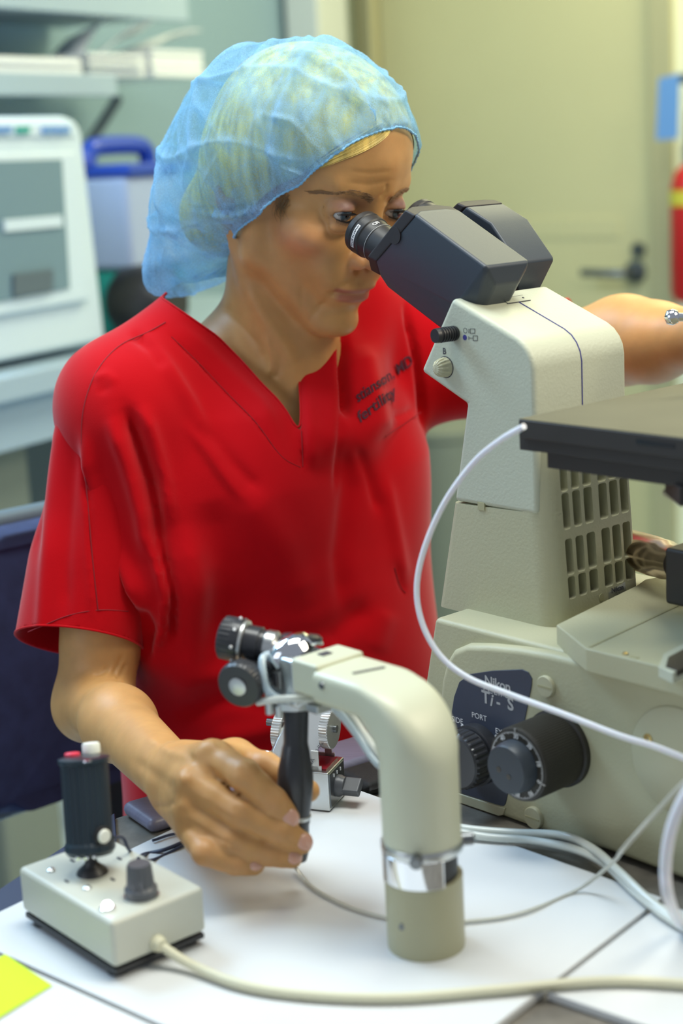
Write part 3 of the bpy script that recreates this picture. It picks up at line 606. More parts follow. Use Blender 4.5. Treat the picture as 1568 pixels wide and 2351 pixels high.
# port knob
pc = onw(1102, 1728, wp)
pk = part('port_knob', lathe([(.0235, -.001), (.0235, .009), (.0205, .010), (.0205, .012), (.0222, .0125), (.0222, .0235), (.0208, .025), (.0195, .0262), (.0188, .0262), (0, .0256)], pc, kx, rib=(30, .0011, .0126, .0236)), 'black_satin', ms, sharp=22)
for x, y, r in ((1256, 1575, .0080), (1228, 1876, .0085)):
    c = onw(x, y, wp); s = part('screw_cap', lathe([(r, -.001), (r, .0022), (r*.93, .003), (0, .0032)], c, kx, 36), 'cream_smooth', ms)
    part('screw_slot', box(c+kx*.0031, A3*r*.78, Z3*.0007, kx*.0003), 'frame_paint', s)
pcx = onw(1556, 1748, wp); cv = part('port_cover', lathe([(.038, -.001), (.038, .0008), (.0374, .0013), (0, .0013)], pcx, kx, 64), 'cream_smooth', ms)
sc = onw(1490, 1694, wp); part('cover_screw', lathe([(.0036, .0005), (.0034, .002), (.0016, .0022), (.0012, .0012), (0, .0012)], sc, kx, 18), 'brass', cv)
# filter platform on the base
zp = zbt+.0145
pp = [onz(x, y, zp) for x, y in ((1277, 1434), (1345, 1489), (1513, 1529), (1640, 1562), (1640, 1300), (1480, 1330), (1462, 1343))]
pf = part('filter_platform', prism(pp, Z3*-.017), 'cream_paint', ms, bevel=.0012)
gA, gB = onz(1354, 1486, zp), onz(1562, 1388, zp); gd_ = nrm(gB-gA); gp = np.cross(Z3, gd_)
part('groove', box((gA+gB)/2+Z3*.0001, gd_*np.linalg.norm(gB-gA)/2, gp*.0011, Z3*.0003), 'frame_paint', pf)
c_ = onz(1436, 1502, zp); part('platform_screw', lathe([(.0022, 0), (.0016, .0012), (0, .0014)], c_, Z3, 14), 'brass', pf)
c_ = onz(1456, 1509, zp); part('platform_slot', box(c_, A3*.0035, W3*.0014, Z3*.0003), 'frame_paint', pf)
rl = [onz(x, y, zp+.006) for x, y in ((1512, 1530), (1524, 1500), (1640, 1440), (1640, 1500), (1545, 1545))]
part('slide_frame', prism(rl, Z3*-.0075), 'cream_light', ms, bevel=.0006)
rl = [onz(x, y, zp+.0065) for x, y in ((1528, 1530), (1534, 1508), (1640, 1452), (1640, 1500), (1555, 1540))]
part('filter_slide', prism(rl, Z3*-.004), 'stage_side', ms, bevel=.0004)
# tower with vented rear face
Tb, Tt = onw(1276, 1452, wt), onw(1246, 1075, wt)
arb, zb_t, art, zt_t = loc(Tb)[0], loc(Tb)[2]-.002, loc(Tt)[0], loc(Tt)[2]
a_r = lambda z: arb+(art-arb)*(z-zb_t)/(zt_t-zb_t)
Fb, Fm = onw(1000, 1411, wt), onw(1036, 1155, wt)
fb, fz, fm, fmz = loc(Fb)[0], loc(Fb)[2], loc(Fm)[0], loc(Fm)[2]
a_f = lambda z: fb+(fm-fb)*min(1, (z-fz)/(fmz-fz))
wfr = loc(ona(1466, 1345, a_r(.895)))[1]; rc, rf, rs = .017, .008, .004
zhd = onw(1040, 1153, wt)[2]; ztop = onw(1190, 961, .80)[2]-.020
def ring(z):
    ar, a0 = a_r(z), (a_f(z) if z <= zhd+.001 else a_r(z)-.030); out = []
    for k in range(9):
        t = math.pi/2*k/8; out.append(wld(ar-rc+rc*math.cos(t), wt+rc-rc*math.sin(t), z))
    for k in range(5):
        t = math.pi/2*k/4; out.append(wld(a0+rf-rf*math.sin(t), wt+rf-rf*math.cos(t), z))
    for k in range(5):
        t = math.pi/2*k/4; out.append(wld(a0+rf-rf*math.cos(t), wfr-rf+rf*math.sin(t), z))
    for k in range(5):
        t = math.pi/2*k/4; out.append(wld(ar-rs+rs*math.sin(t), wfr-rs+rs*math.cos(t), z))
    return out
zs_ = [zb_t, zb_t+.05, zhd-.001, zhd-.0005, zhd, ztop]
V = []; F = []; rings = [ring(z) for z in zs_[:4]]+[ring(zhd+.002), ring(ztop)]; n = len(rings[0])
for r_ in rings: V += r_
for k in range(len(rings)-1):
    for i in range(n-1): F.append([k*n+i, k*n+i+1, (k+1)*n+i+1, (k+1)*n+i])
F += [list(range(n)), [(len(rings)-1)*n+i for i in range(n)]]
# grille grid in (w, z) on the sloping rear face
Pn_ = np.cross(W3, Tt-Tb); Pn_ = nrm(Pn_)
def gpx(x, y): q = onplane(1280+x/4.521, 1040+y/4.521, Tb, Pn_); return loc(q)
cols = [(88, 190, 1400), (222, 305, 1370), (335, 425, 1320), (487, 575, 1260), (597, 683, 1210), (703, 805, 1160)]
cw = [(gpx(x0, y)[1], gpx(x1, y)[1]) for x0, x1, y in cols]
rows = [(1205, 1440), (812, 1190), (335, 715)]
rz = sorted([(gpx(380, b)[2], gpx(380, a)[2]) for a, b in rows]); h_ = rz[1][1]-rz[1][0]; gap = rz[1][0]-rz[0][1]
rz.append((rz[2][1]+gap, rz[2][1]+gap+h_)); rz = [r for r in rz if r[1] < ztop-.004]+[(rz[-1][1]+gap, ztop-.006)] if rz[-1][1]+gap < ztop-.012 else rz
wl, wr = wt+rc, wfr-rs
wc = [wl]+[(cw[i][1]+cw[i+1][0])/2 for i in range(5)]+[wr]
zc = [zb_t]+[(rz[i][1]+rz[i+1][0])/2 for i in range(len(rz)-1)]+[ztop]
off = len(V); GV = []; GF = []; HV = []; HF = []
dep = nrm(-A3)*.020
for i in range(6):
    for j in range(len(rz)):
        w0, w1 = wc[i], wc[i+1]; z0, z1 = zc[j], zc[j+1]; x0, x1 = max(cw[i][0], wl+.0008), min(cw[i][1], wr-.0008); y0, y1 = rz[j]
        hh2 = rrect(x1-x0, y1-y0, .0022, 4)+[(x0+x1)/2, (y0+y1)/2]; m2 = len(hh2); cxx, cyy = (x0+x1)/2, (y0+y1)/2
        o2 = []
        for p in hh2:
            d = p-[cxx, cyy]; s = min(*( [((w1 if d[0] > 0 else w0)-cxx)/d[0] if abs(d[0]) > 1e-9 else 1e9, ((z1 if d[1] > 0 else z0)-cyy)/d[1] if abs(d[1]) > 1e-9 else 1e9])); o2.append([cxx, cyy]+d*s)
        # snap the outer loop to the cell's four corners
        o2 = np.array(o2)
        for cx_, cy_ in ((w0, z0), (w0, z1), (w1, z0), (w1, z1)):
            k = np.argmin((o2[:, 0]-cx_)**2+(o2[:, 1]-cy_)**2); o2[k] = (cx_, cy_)
        b0 = len(GV)
        for p in o2: GV.append(wld(a_r(p[1]), p[0], p[1]))
        for p in hh2: GV.append(wld(a_r(p[1]), p[0], p[1]))
        for p in hh2: GV.append(wld(a_r(p[1]), p[0], p[1])+dep)
        for k in range(m2):
            k1 = (k+1) % m2; GF.append([b0+k, b0+k1, b0+m2+k1, b0+m2+k]); GF.append([b0+m2+k, b0+m2+k1, b0+2*m2+k1, b0+2*m2+k])
        GF.append([b0+2*m2+k for k in range(m2)][::-1])
part('tower', fix((np.array(V), F)), 'cream_paint', ms, sharp=35)
part('vent_grille', fix((np.array(GV), GF)), 'cream_paint', ms, sharp=25)
nx = nrm(Tt-Tb)
stk = [onplane(x, y, Tb+Pn_*.0, Pn_) for x, y in ((1397, 1360), (1434, 1336), (1436, 1366), (1398, 1384))]; Pout = Pn_ if Pn_@A3 > 0 else -Pn_
sk = part('sticker', prism([p+Pout*.0002 for p in stk], Pout*.0003), 'alu', ms, label='silver maker sticker')
part('lettering', text('Nikon', .0058, onplane(1416, 1352, Tb, Pn_)+Pout*.0008, W3, nx, bold=.00015), 'print_dark', sk, smooth=False)
part('lettering', text('Ti-S', .0035, onplane(1416, 1363, Tb, Pn_)+Pout*.0008, W3, nx), 'print_dark', sk, smooth=False)
part('screw_hole', lathe([(.0028, -.001), (.0028, .0003)], onplane(1381, 1371, Tb, Pn_), Pout, 18), 'frame_paint', ms)
# eyepiece head housing
wh = wt-.0006; hwid = .1055
hp_ = [(1037, 683), (1186, 774), (1202, 788), (1214, 806), (1222, 826), (1226, 850), (1233, 1166), (1041, 1147), (1070, 928), (964, 853)]
HP = side(hp_, wh); HP[6][2] = HP[7][2] = zhd+.0009
hs = part('head_housing', prism(HP, W3*hwid), 'cream_light', ms, bevel=.0042, seg=4)
mid = W3*hwid*.5
sl = [HP[0]+(HP[1]-HP[0])*.0]+[HP[0]+(HP[1]-HP[0])*t for t in (.25, .5, .75)]+HP[1:6]+[HP[5]+(HP[6]-HP[5])*.5]
cen = np.mean(HP, 0)
part('seam_line', tube([p+mid+nrm((p-cen)*np.array([1, 1, 1]))*.0001 for p in sl], .00055, 6), 'print_blue', hs)
pt = nrm(HP[1]-HP[0]); pnv = nrm(np.cross(W3, pt)); pnv = pnv if pnv[2] > 0 else -pnv
pcn = HP[0]+pt*.017+mid
part('joint_plate', box(pcn+pnv*.0002, pt*.0042, W3*.0125, pnv*.0006), 'cream_light', hs, bevel=.0002)
for s_ in (-1, 1):
    part('plate_outline', box(pcn+pt*.0044*s_+pnv*.0003, pt*.0003, W3*.013, pnv*.0004), 'print_dark', hs)
    part('plate_screw', lathe([(.0010, 0), (.0009, .0003)], pcn+W3*.009*s_+pnv*.0008, pnv, 12), 'print_dark', hs)
part('index_notch', box(onw(1106, 1162, wt)-W3*.0001, A3*.0035, W3*.0008, Z3*.0030), 'frame_paint', ms)
lv0 = onw(1044, 765, wh); pr = [(.0052, -.001)]
for k in range(6): pr += [(.0058, .001+k*.0024), (.0058, .0022+k*.0024), (.0051, .0024+k*.0024), (.0051, .0032+k*.0024)]
part('bertrand_lever', lathe(pr+[(.0057, .0165), (.0053, .0195), (0, .0195)], lv0, nrm(-W3-A3*.10), 32), 'black_plastic', hs, sharp=25)
ck = onw(1023, 843, wh)
ckp = part('prism_knob', lathe([(.0078, -.0005), (.0076, .003), (.0062, .0075), (.004, .0095), (0, .0098)], ck, nrm(-W3-A3*.12), rib=(14, .0009, .0029, .0099)), 'cream_smooth', hs, sharp=18)
part('knob_gap_ring', lathe([(.0084, -.0004), (.0084, .0004)], ck, -W3, 40), 'print_dark', hs)
part('lettering', text('B', .0066, onw(1020, 807, wh-.0002), A3, Z3, bold=.00015), 'print_dark', hs, smooth=False)
def ring2(x, y, r, fill):
    c = onw(x, y, wh-.0002); V = []; n = 24
    for i in range(n):
        t = 2*math.pi*i/n; e = A3*math.cos(t)+Z3*math.sin(t); V += [c+e*r, c+e*(r*.8 if not fill else .00001)]
    return fix((np.array(V), [[2*i, 2*((i+1) % n), 2*((i+1) % n)+1, 2*i+1] for i in range(n)]))
part('mark', ring2(1068, 759, .0021, False), 'print_dark', hs, smooth=False); part('mark', ring2(1067, 775, .0021, True), 'print_blue', hs, smooth=False)
def bar(p, q, m='print_dark'):
    P, Q = onw(*p, wh-.0002), onw(*q, wh-.0002); d = Q-P; return box((P+Q)/2, d/2, np.cross(nrm(d), W3)*.00016, W3*.0001)
part('mark', merge(bar((1079, 755), (1090, 755)), bar((1079, 765), (1090, 765)), bar((1079, 755), (1079, 765)), bar((1090, 755), (1090, 765)), bar((1076, 755), (1076, 765))), 'print_dark', hs, smooth=False)
part('mark', merge(bar((1086, 771), (1096, 771)), bar((1086, 782), (1096, 782)), bar((1086, 771), (1086, 782)), bar((1096, 771), (1096, 782)), bar((1076, 772), (1076, 780)), bar((1076, 776), (1086, 776))), 'print_dark', hs, smooth=False)
# binocular tubes
DA = nrm(A3*math.cos(math.radians(25))-Z3*math.sin(math.radians(25))); DU = nrm(A3*math.sin(math.radians(25))+Z3*math.cos(math.radians(25)))
wn_, wf_ = .8985, .962
def bino(pts, low, wmid, near, lown):
    P = [loc(onw(x, y, near)) for x, y in pts]; Q = [loc(onw(x, y, lown)) for x, y in low]; A = []
    for a, w, z in P+Q: A += [wld(a, w, z), wld(a, 2*wmid-w, z)]
    return hull(A)
bt = part('binocular_tube', bino([(862, 599), (954, 492), (1116, 612), (1050, 700)], [(872, 632), (892, 662), (1008, 752), (1070, 790), (1138, 655), (965, 483), (1130, 628)], wn_, wn_-.0245, wn_-.013), 'bino_grey', ms, bevel=.0022, label='near binocular tube')
cap1 = part('tube_collar', bino([(843, 590), (931, 482), (953, 494), (862, 599)], [(850, 620), (872, 633), (945, 474), (962, 485)], wn_, wn_-.0250, wn_-.013), 'bino_dark', bt, bevel=.0015)
tabc = onw(906, 541, wn_-.0250); part('collar_tab', lathe([(.0068, -.002), (.0068, .0006)], tabc, -W3, 28), 'bino_dark', bt)
bf = part('binocular_tube', bino([(1014, 531), (1069, 474), (1127, 512), (1188, 603), (1157, 634)], [(1040, 570), (1150, 680), (1190, 690), (1206, 640), (1196, 605)], wf_, wf_-.022, wf_-.010), 'bino_grey', ms, bevel=.0022, label='far binocular tube')
part('tube_collar', bino([(999, 515), (1050, 466), (1069, 474), (1014, 531)], [(1010, 545), (1030, 556), (1060, 462), (1078, 470)], wf_, wf_-.0225, wf_-.012), 'bino_dark', bf, bevel=.0015)
part('hinge', lathe([(.012, 0), (.012, .030)], onw(1120, 640, (wn_+wf_)/2)-DA*.010, DA, 28), 'black_plastic', ms)
def cyl(o, th, r, h): return o+DA*h+(-W3*math.cos(th)+DU*math.sin(th))*r
def cyltext(s, size, o, r, th0, h0, up):   # baseline runs round the barrel
    V, F = text(s, size, (0, 0, 0), (1, 0, 0), (0, 1, 0), bold=.0001); return np.array([cyl(o, th0+p[0]/r, r, h0-up*p[1]) for p in V]), F
def eyepiece(px, py, w, writing):
    o = onw(px, py, w)
    e = part('eyepiece', lathe([(.0105, .004), (.0125, .001), (.0165, 0), (.0178, .0015), (.0180, .0060), (.0172, .0068), (.0172, .0078), (.0178, .0086), (.0176, .0150), (.0166, .0160), (.0160, .0230), (.0163, .0236), (.0163, .0242), (.0158, .0250), (.0152, .046)], o, DA, 64), 'black_plastic', ms, sharp=30)
    part('eye_lens', lathe([(.0107, .0055), (.008, .0048), (.004, .0044), (0, .0043)], o, DA, 36), 'black_satin', e)
    part('ring_line', lathe([(.01633, .0237), (.01640, .0239), (.01633, .0241)], o, DA, 64, closed=False), 'print_grey', e)
    return o, e
o1, e1 = eyepiece(828, 529, wn_, True); o2, e2 = eyepiece(957, 500, wf_, False)
V = []; th = np.linspace(math.radians(-28), math.radians(38), 16)
for t in th: V += [cyl(o1, t, .01785, .0090), cyl(o1, t, .01785, .0125)]
lb = part('maker_strip', fix((np.array(V), [[2*i, 2*i+2, 2*i+3, 2*i+1] for i in range(15)])), 'print_white', e1, label='white strip reading MADE IN JAPAN')
part('lettering', cyltext('MADE IN JAPAN', .0027, o1, .01795, math.radians(5), .01075, 1), 'print_dark', e1, smooth=False)
part('lettering', cyltext('CFI', .0046, o1, .01665, math.radians(72), .0195, 1), 'print_white', e1, smooth=False)
part('lettering', cyltext('22', .0046, o2, .01665, math.radians(78), .0195, 1), 'print_white', e2, smooth=False)
# stage
ws_ = .80; S0 = onw(1190, 961, ws_); sa, _, sz = loc(S0)
sp = part('stage_plate', wbox(sa, sa+.30, ws_, ws_+.275, sz-.0135, sz-.0006), 'stage_side', ms, bevel=.0008)
part('stage_surface', wbox(sa+.0004, sa+.2996, ws_+.0004, ws_+.2746, sz-.0006, sz), 'stage_top', sp)
part('stage_lip', wbox(sa-.0035, sa+.012, ws_+.004, ws_+.03, sz-.0225, sz-.0055), 'stage_side', ms, bevel=.0008)
part('stage_carriage', wbox(sa+.004, sa+.29, ws_+.003, ws_+.265, sz-.022, sz-.0136), 'stage_side', ms, bevel=.0006)
part('stage_carriage', wbox(sa+.016, sa+.28, ws_+.010, ws_+.255, sz-.034, sz-.0221), 'stage_side', ms, bevel=.0006)
part('stage_slot', wbox(sa+.100, sa+.130, ws_-.0003, ws_+.001, sz-.0072, sz-.0042), 'pupil', sp)
part('stage_mark', wbox(sa+.004, sa+.0056, ws_+.0035, ws_+.0045, sz-.0175, sz-.0150), 'print_white', ms); part('stage_mark', wbox(sa+.0066, sa+.0082, ws_+.0035, ws_+.0045, sz-.0178, sz-.0153), 'print_white', ms)
za_ = sz-.026
part('stage_arm', prism([onz(x, y, za_) for x, y in ((1499, 1078), (1570, 1032), (1680, 1000), (1700, 1100))], Z3*-.006), 'stage_top', ms, bevel=.001)
part('arm_clamp', prism([onz(x, y, za_-.006) for x, y in ((1526, 1092), (1590, 1076), (1650, 1110), (1560, 1120))], Z3*-.012), 'stage_side', ms, bevel=.001)
part('arm_foot', prism([onz(x, y, za_-.017) for x, y in ((1520, 1124), (1590, 1106), (1650, 1140), (1560, 1150))], Z3*-.004), 'cream_paint', ms, bevel=.001)
ob0, ob1 = at(1440, 1258, 1.30), at(1560, 1295, 1.18); od = nrm(ob1-ob0); ol = np.linalg.norm(ob1-ob0)
part('objective', lathe([(.012, 0), (.0155, .004), (.0155, ol*.55), (.0150, ol*.57), (.0150, ol*.75), (.0125, ol*.8), (.0125, ol), (0, ol)], ob0, od, 36), 'objective_gold', ms, sharp=30)
part('turret_block', box(at(1590, 1322, 1.16), A3*.016, W3*.012, Z3*.021), 'stage_side', ms, bevel=.003)
part('turret_mount', wbox(-.66, -.58, .93, 1.0, zbt-.001, .95), 'stage_side', ms, bevel=.003)
part('stage_pillar', wbox(-.60, -.52, .95, 1.02, zbt-.001, sz-.034), 'cream_paint', ms, bevel=.004)
# manipulator ball end near her wrist
gl_ = part('needle_holder', merge(tube([at(1540, 728, 1.2), at(1600, 728, 1.2), at(1652, 740, 1.2), at(1668, 770, 1.2), np.array([*at(1668, 770, 1.2)[:2], sz])], .0032, 12), lathe([(.0, -.006), (.005, -.004), (.0062, 0), (.005, .004), (0, .006)], at(1543, 728, 1.2), nrm(np.array([1., 0, 0])), 20)), 'chrome', ms, sharp=60)

# ------------------------------------------------------------ loose tubing
def hose(name, pts, r, m, label):
    o = part(name, tube(smoothpath(pts, 12), r, 12), m); tag(o, label, 'tube', 'plastic tubing round the microscope'); return o
hose('plastic_tube', [at(1203, 979, 1.040), at(1150, 1010, 1.06), at(1088, 1062, 1.085), at(1022, 1152, 1.10), at(975, 1258, 1.11), at(957, 1350, 1.115), at(970, 1432, 1.115), at(1010, 1504, 1.11), at(1075, 1556, 1.10), at(1175, 1596, 1.085), at(1290, 1638, 1.06), at(1420, 1688, 1.04), at(1520, 1720, 1.03), at(1640, 1775, 1.02), at(1730, 1850, 1.0), tp(1830, 2010, TZ+.002), tp(1900, 2090, TZ+.002)], .0021, 'white_tube', 'long white plastic tube curving down from the stage corner across the knob')
hose('plastic_tube', [onw(1780, 1640, wp-.002), at(1710, 1690, .965), at(1640, 1740, .95), at(1568, 1798, .955), at(1500, 1872, .965), at(1430, 1950, .975), tp(1408, 1978, TZ+.006)*.5+at(1408, 1978, .98)*.5, tp(1330, 2040, TZ+.003), tp(1200, 2095, TZ+.002), tp(1085, 2114, TZ+.002), tp(960, 2118, TZ+.002), tp(830, 2092, TZ+.002), tp(730, 2046, TZ+.002), tp(678, 1992, TZ+.004)], .0013, 'thin_tube', 'thin clear tube looping over the white board behind the column')
hose('plastic_tube', [tp(1040, 1898, TZ+.006), tp(1100, 1906, TZ+.005), tp(1180, 1912, TZ+.005), tp(1290, 1918, TZ+.008), tp(1360, 1948, TZ+.010), tp(1420, 2000, TZ+.009), tp(1490, 2066, TZ+.006), tp(1560, 2120, TZ+.005), tp(1640, 2190, TZ+.005)], .0030, 'oil_tube', 'upper pale tube of the pair lying along the microscope foot')
hose('plastic_tube', [tp(1040, 1908, TZ+.006), tp(1120, 1922, TZ+.004), tp(1220, 1930, TZ+.004), tp(1320, 1950, TZ+.006), tp(1390, 1985, TZ+.004), tp(1460, 2050, TZ+.004), tp(1530, 2105, TZ+.004), tp(1640, 2170, TZ+.004)], .0030, 'oil_tube', 'lower pale tube of the pair lying along the microscope foot')
hose('plastic_tube', [onw(1840, 1620, wp-.002), at(1740, 1668, .92), at(1660, 1720, .90), at(1590, 1800, .905), at(1545, 1890, .915), at(1528, 1990, .925), at(1538, 2070, .935), tp(1572, 2130, TZ+.004), tp(1640, 2180, TZ+.004)], .0034, 'white_tube', 'thick white tube hanging at the right edge beside the board corner')
# ------------------------------------------------------------ signed-distance sculpting
f32 = np.float32
def v3(p): return np.asarray(p, f32)
def sd_cone(P, a, b, r1, r2):
    a = v3(a); ab = v3(b)-a; d = P-a; t = np.clip((d@ab)/(ab@ab+1e-12), 0, 1)
    return np.sqrt(((d-t[:, None]*ab)**2).sum(1))-(r1+(r2-r1)*t)
def sd_ball(P, c, r): return np.sqrt(((P-v3(c))**2).sum(1))-r
def sd_ell(P, c, r, M=None):
    d = P-v3(c)
    if M is not None: d = d@v3(M).T       # rows of M are the ellipsoid's axes
    r = v3(r); k0 = np.sqrt(((d/r)**2).sum(1)); k1 = np.sqrt(((d/(r*r))**2).sum(1)); return k0*(k0-1)/(k1+1e-9)
def smin(a, b, k): h = np.maximum(k-np.abs(a-b), 0)/k; return np.minimum(a, b)-h*h*k*.25
def smax(a, b, k): return -smin(-a, -b, k)
class Group:
    def __init__(s, fn, c, r): s.fn, s.c, s.r = fn, np.asarray(c, float), r
def sculpt(groups, h, k=.012, n=14):
    """surface nets over the blocks the surface passes through; groups are blended with smooth radius k"""
    bs = n*h; hd = bs*.87; act = set()
    for g in groups:
        lo = np.floor((g.c-g.r)/bs).astype(int); hi = np.ceil((g.c+g.r)/bs).astype(int)
        I = np.stack(np.meshgrid(*[np.arange(lo[i], hi[i]+1) for i in range(3)], indexing='ij'), -1).reshape(-1, 3)
        d = g.fn(((I+.5)*bs).astype(f32)); 
        for b in I[np.abs(d) < hd*1.35+.006]: act.add(tuple(b))
    V = {}; keys = []; verts = []; quads = []
    ii = np.stack(np.meshgrid(*[np.arange(-1, n+1)]*3, indexing='ij'), -1)
    off = np.array([[i, j, k_] for i in (0, 1) for j in (0, 1) for k_ in (0, 1)])
    N2 = n+2
    for b in sorted(act):
        b = np.array(b); c = (b+.5)*bs; G = ii+b*n
        P = (G.reshape(-1, 3)*h).astype(f32); d = None; seen = set()
        for g in groups:
            if g.fn in seen or np.linalg.norm(c-g.c)-g.r > hd+.02: continue
            seen.add(g.fn); e = g.fn(P); d = e if d is None else smin(d, e, k)
        if d is None: continue
        d = d.reshape(N2, N2, N2); s = d < 0
        if s.all() or not s.any(): continue
        c8 = np.stack([s[o[0]:o[0]+n+1, o[1]:o[1]+n+1, o[2]:o[2]+n+1] for o in off]).sum(0)
        cells = np.argwhere((c8 > 0) & (c8 < 8))
        if len(cells) == 0: continue
        acc = np.zeros((len(cells), 3)); cnt = np.zeros(len(cells))
        dv = np.stack([d[cells[:, 0]+o[0], cells[:, 1]+o[1], cells[:, 2]+o[2]] for o in off], 1)
        for p in range(8):
            for q in range(p+1, 8):
                if np.abs(off[p]-off[q]).sum() != 1: continue
                x = (dv[:, p] < 0) != (dv[:, q] < 0); t = dv[:, p]/(dv[:, p]-dv[:, q]+1e-12)
                acc[x] += off[p]+(off[q]-off[p])*t[x][:, None]; cnt[x] += 1
        pos = (cells-1+b*n+acc/cnt[:, None])*h
        K = cells-1+b*n+100000; key = (K[:, 0].astype(np.int64)*400000+K[:, 1])*400000+K[:, 2]
        keys.append(key); verts.append(pos)
        idx = np.full((n+1,)*3, -1, np.int64); idx[tuple(cells.T)] = key
        for ax in range(3):
            e = np.eye(3, dtype=int)[ax]; o1, o2 = np.eye(3, dtype=int)[(ax+1) % 3], np.eye(3, dtype=int)[(ax+2) % 3]
            sl = s[1:n+1, 1:n+1, 1:n+1]; sl2 = s[1+e[0]:n+1+e[0], 1+e[1]:n+1+e[1], 1+e[2]:n+1+e[2]]
            ed_ = np.argwhere(sl != sl2)
            if len(ed_) == 0: continue
            fl = sl[tuple(ed_.T)]; C = ed_+1
            q = np.stack([idx[tuple((C-o1-o2).T)], idx[tuple((C-o2).T)], idx[tuple(C.T)], idx[tuple((C-o1).T)]], 1)
            q[~fl] = q[~fl][:, ::-1]; quads.append(q)
    key = np.concatenate(keys); pos = np.concatenate(verts); u, i0 = np.unique(key, return_index=True); pos = pos[i0]
    Q = np.concatenate(quads); Q = Q[(Q >= 0).all(1)]; F = np.searchsorted(u, Q)
    return pos, F
def relax(V, F, it=2, lam=.5, keep=None):
    n = len(V); E = np.concatenate([np.stack([F[:, i], F[:, (i+1) % F.shape[1]]], 1) for i in range(F.shape[1])]); E = np.concatenate([E, E[:, ::-1]])
    deg = np.bincount(E[:, 0], minlength=n)[:, None]+1e-9
    for _ in range(it):
        S = np.stack([np.bincount(E[:, 0], weights=V[E[:, 1], i], minlength=n) for i in range(3)], 1)/deg
        Vn = V+(S-V)*lam
        if keep is not None: Vn[keep] = V[keep]
        V = Vn
    return V
def vnormals(V, F):
    a = V[F[:, 2]]-V[F[:, 0]]; b = V[F[:, 3 if F.shape[1] > 3 else 1]]-V[F[:, 1 if F.shape[1] > 3 else 0]]; N = np.cross(a, b); out = np.zeros_like(V)
    for i in range(F.shape[1]):
        for k in range(3): out[:, k] += np.bincount(F[:, i], weights=N[:, k], minlength=len(V))
    return out/(np.linalg.norm(out, axis=1)[:, None]+1e-12)
def clip(V, F, g):
    """keep g > 0, cutting faces cleanly along g = 0"""
    V = list(map(np.array, V)); new = {}; out = []
    pos = g > 0; full = pos[F].all(1); none = ~pos[F].any(1)
    out = [list(f) for f in F[full]]
    for f in F[~full & ~none]:
        poly = []
        for i in range(len(f)):
            a, b = int(f[i]), int(f[(i+1) % len(f)])
            if pos[a]: poly.append(a)
            if pos[a] != pos[b]:
                k = (min(a, b), max(a, b))
                if k not in new:
                    t = g[k[0]]/(g[k[0]]-g[k[1]]); t = min(max(t, .02), .98); new[k] = len(V); V.append(V[k[0]]+(V[k[1]]-V[k[0]])*t)
                poly.append(new[k])
        if len(poly) > 2: out.append(poly)
    V = np.array(V); used = np.unique(np.concatenate([np.array(p) for p in out])); mp_ = np.full(len(V), -1); mp_[used] = np.arange(len(used))
    return V[used], [[int(mp_[i]) for i in p] for p in out], np.array([mp_[i] for i in new.values() if mp_[i] >= 0])
def boundary_loops(F):
    cnt = {}
    for f in F:
        for i in range(len(f)):
            a, b = f[i], f[(i+1) % len(f)]
            if (b, a) in cnt: del cnt[(b, a)]
            else: cnt[(a, b)] = 1
    nx = {a: b for a, b in cnt}; loops = []
    while nx:
        s = next(iter(nx)); l = [s]; c = nx.pop(s)
        while c != s and c in nx: l.append(c); c = nx.pop(c)
        loops.append(l)
    return sorted(loops, key=len, reverse=True)
def pix(V):
    d = V-CAM; z = d@FW; return np.stack([W/2+FPX*(d@RT)/z, H/2-FPX*(d@UP)/z], 1), z
def seg_dist(p, line):
    line = np.asarray(line, float); best = np.full(len(p), 1e9); tt = np.zeros(len(p)); L = len(line)-1
    for i in range(L):
        a, b = line[i], line[i+1]; ab = b-a; t = np.clip(((p-a)@ab)/(ab@ab), 0, 1); d = np.linalg.norm(p-a-t[:, None]*ab, axis=1)
        m = d < best; best[m] = d[m]; tt[m] = (i+t[m])/L
    return best, tt
def carve(V, N, strokes, w=1.0):
    """sculpting strokes: (line drawn as seen in the photo, width px, depth m); relief is real geometry, only on the side that faces the viewer"""
    p, z = pix(V); to = CAM-V; to /= np.linalg.norm(to, axis=1)[:, None]; fac = np.clip(((N*to).sum(1)-.02)/.25, 0, 1); D = np.zeros(len(V))
    for s in strokes:
        line, wd, am = s[:3]; lo = np.min(line, 0)-3*wd; hi = np.max(line, 0)+3*wd
        m = ((p > lo) & (p < hi)).all(1) & (fac > 0)
        if not m.any(): continue
        d, t = seg_dist(p[m], line); e = np.exp(-(d/wd)**2)*np.clip(np.minimum(t, 1-t)*5+.12, 0, 1)
        D[m] += am*e
    return V+N*(D*fac*w)[:, None]
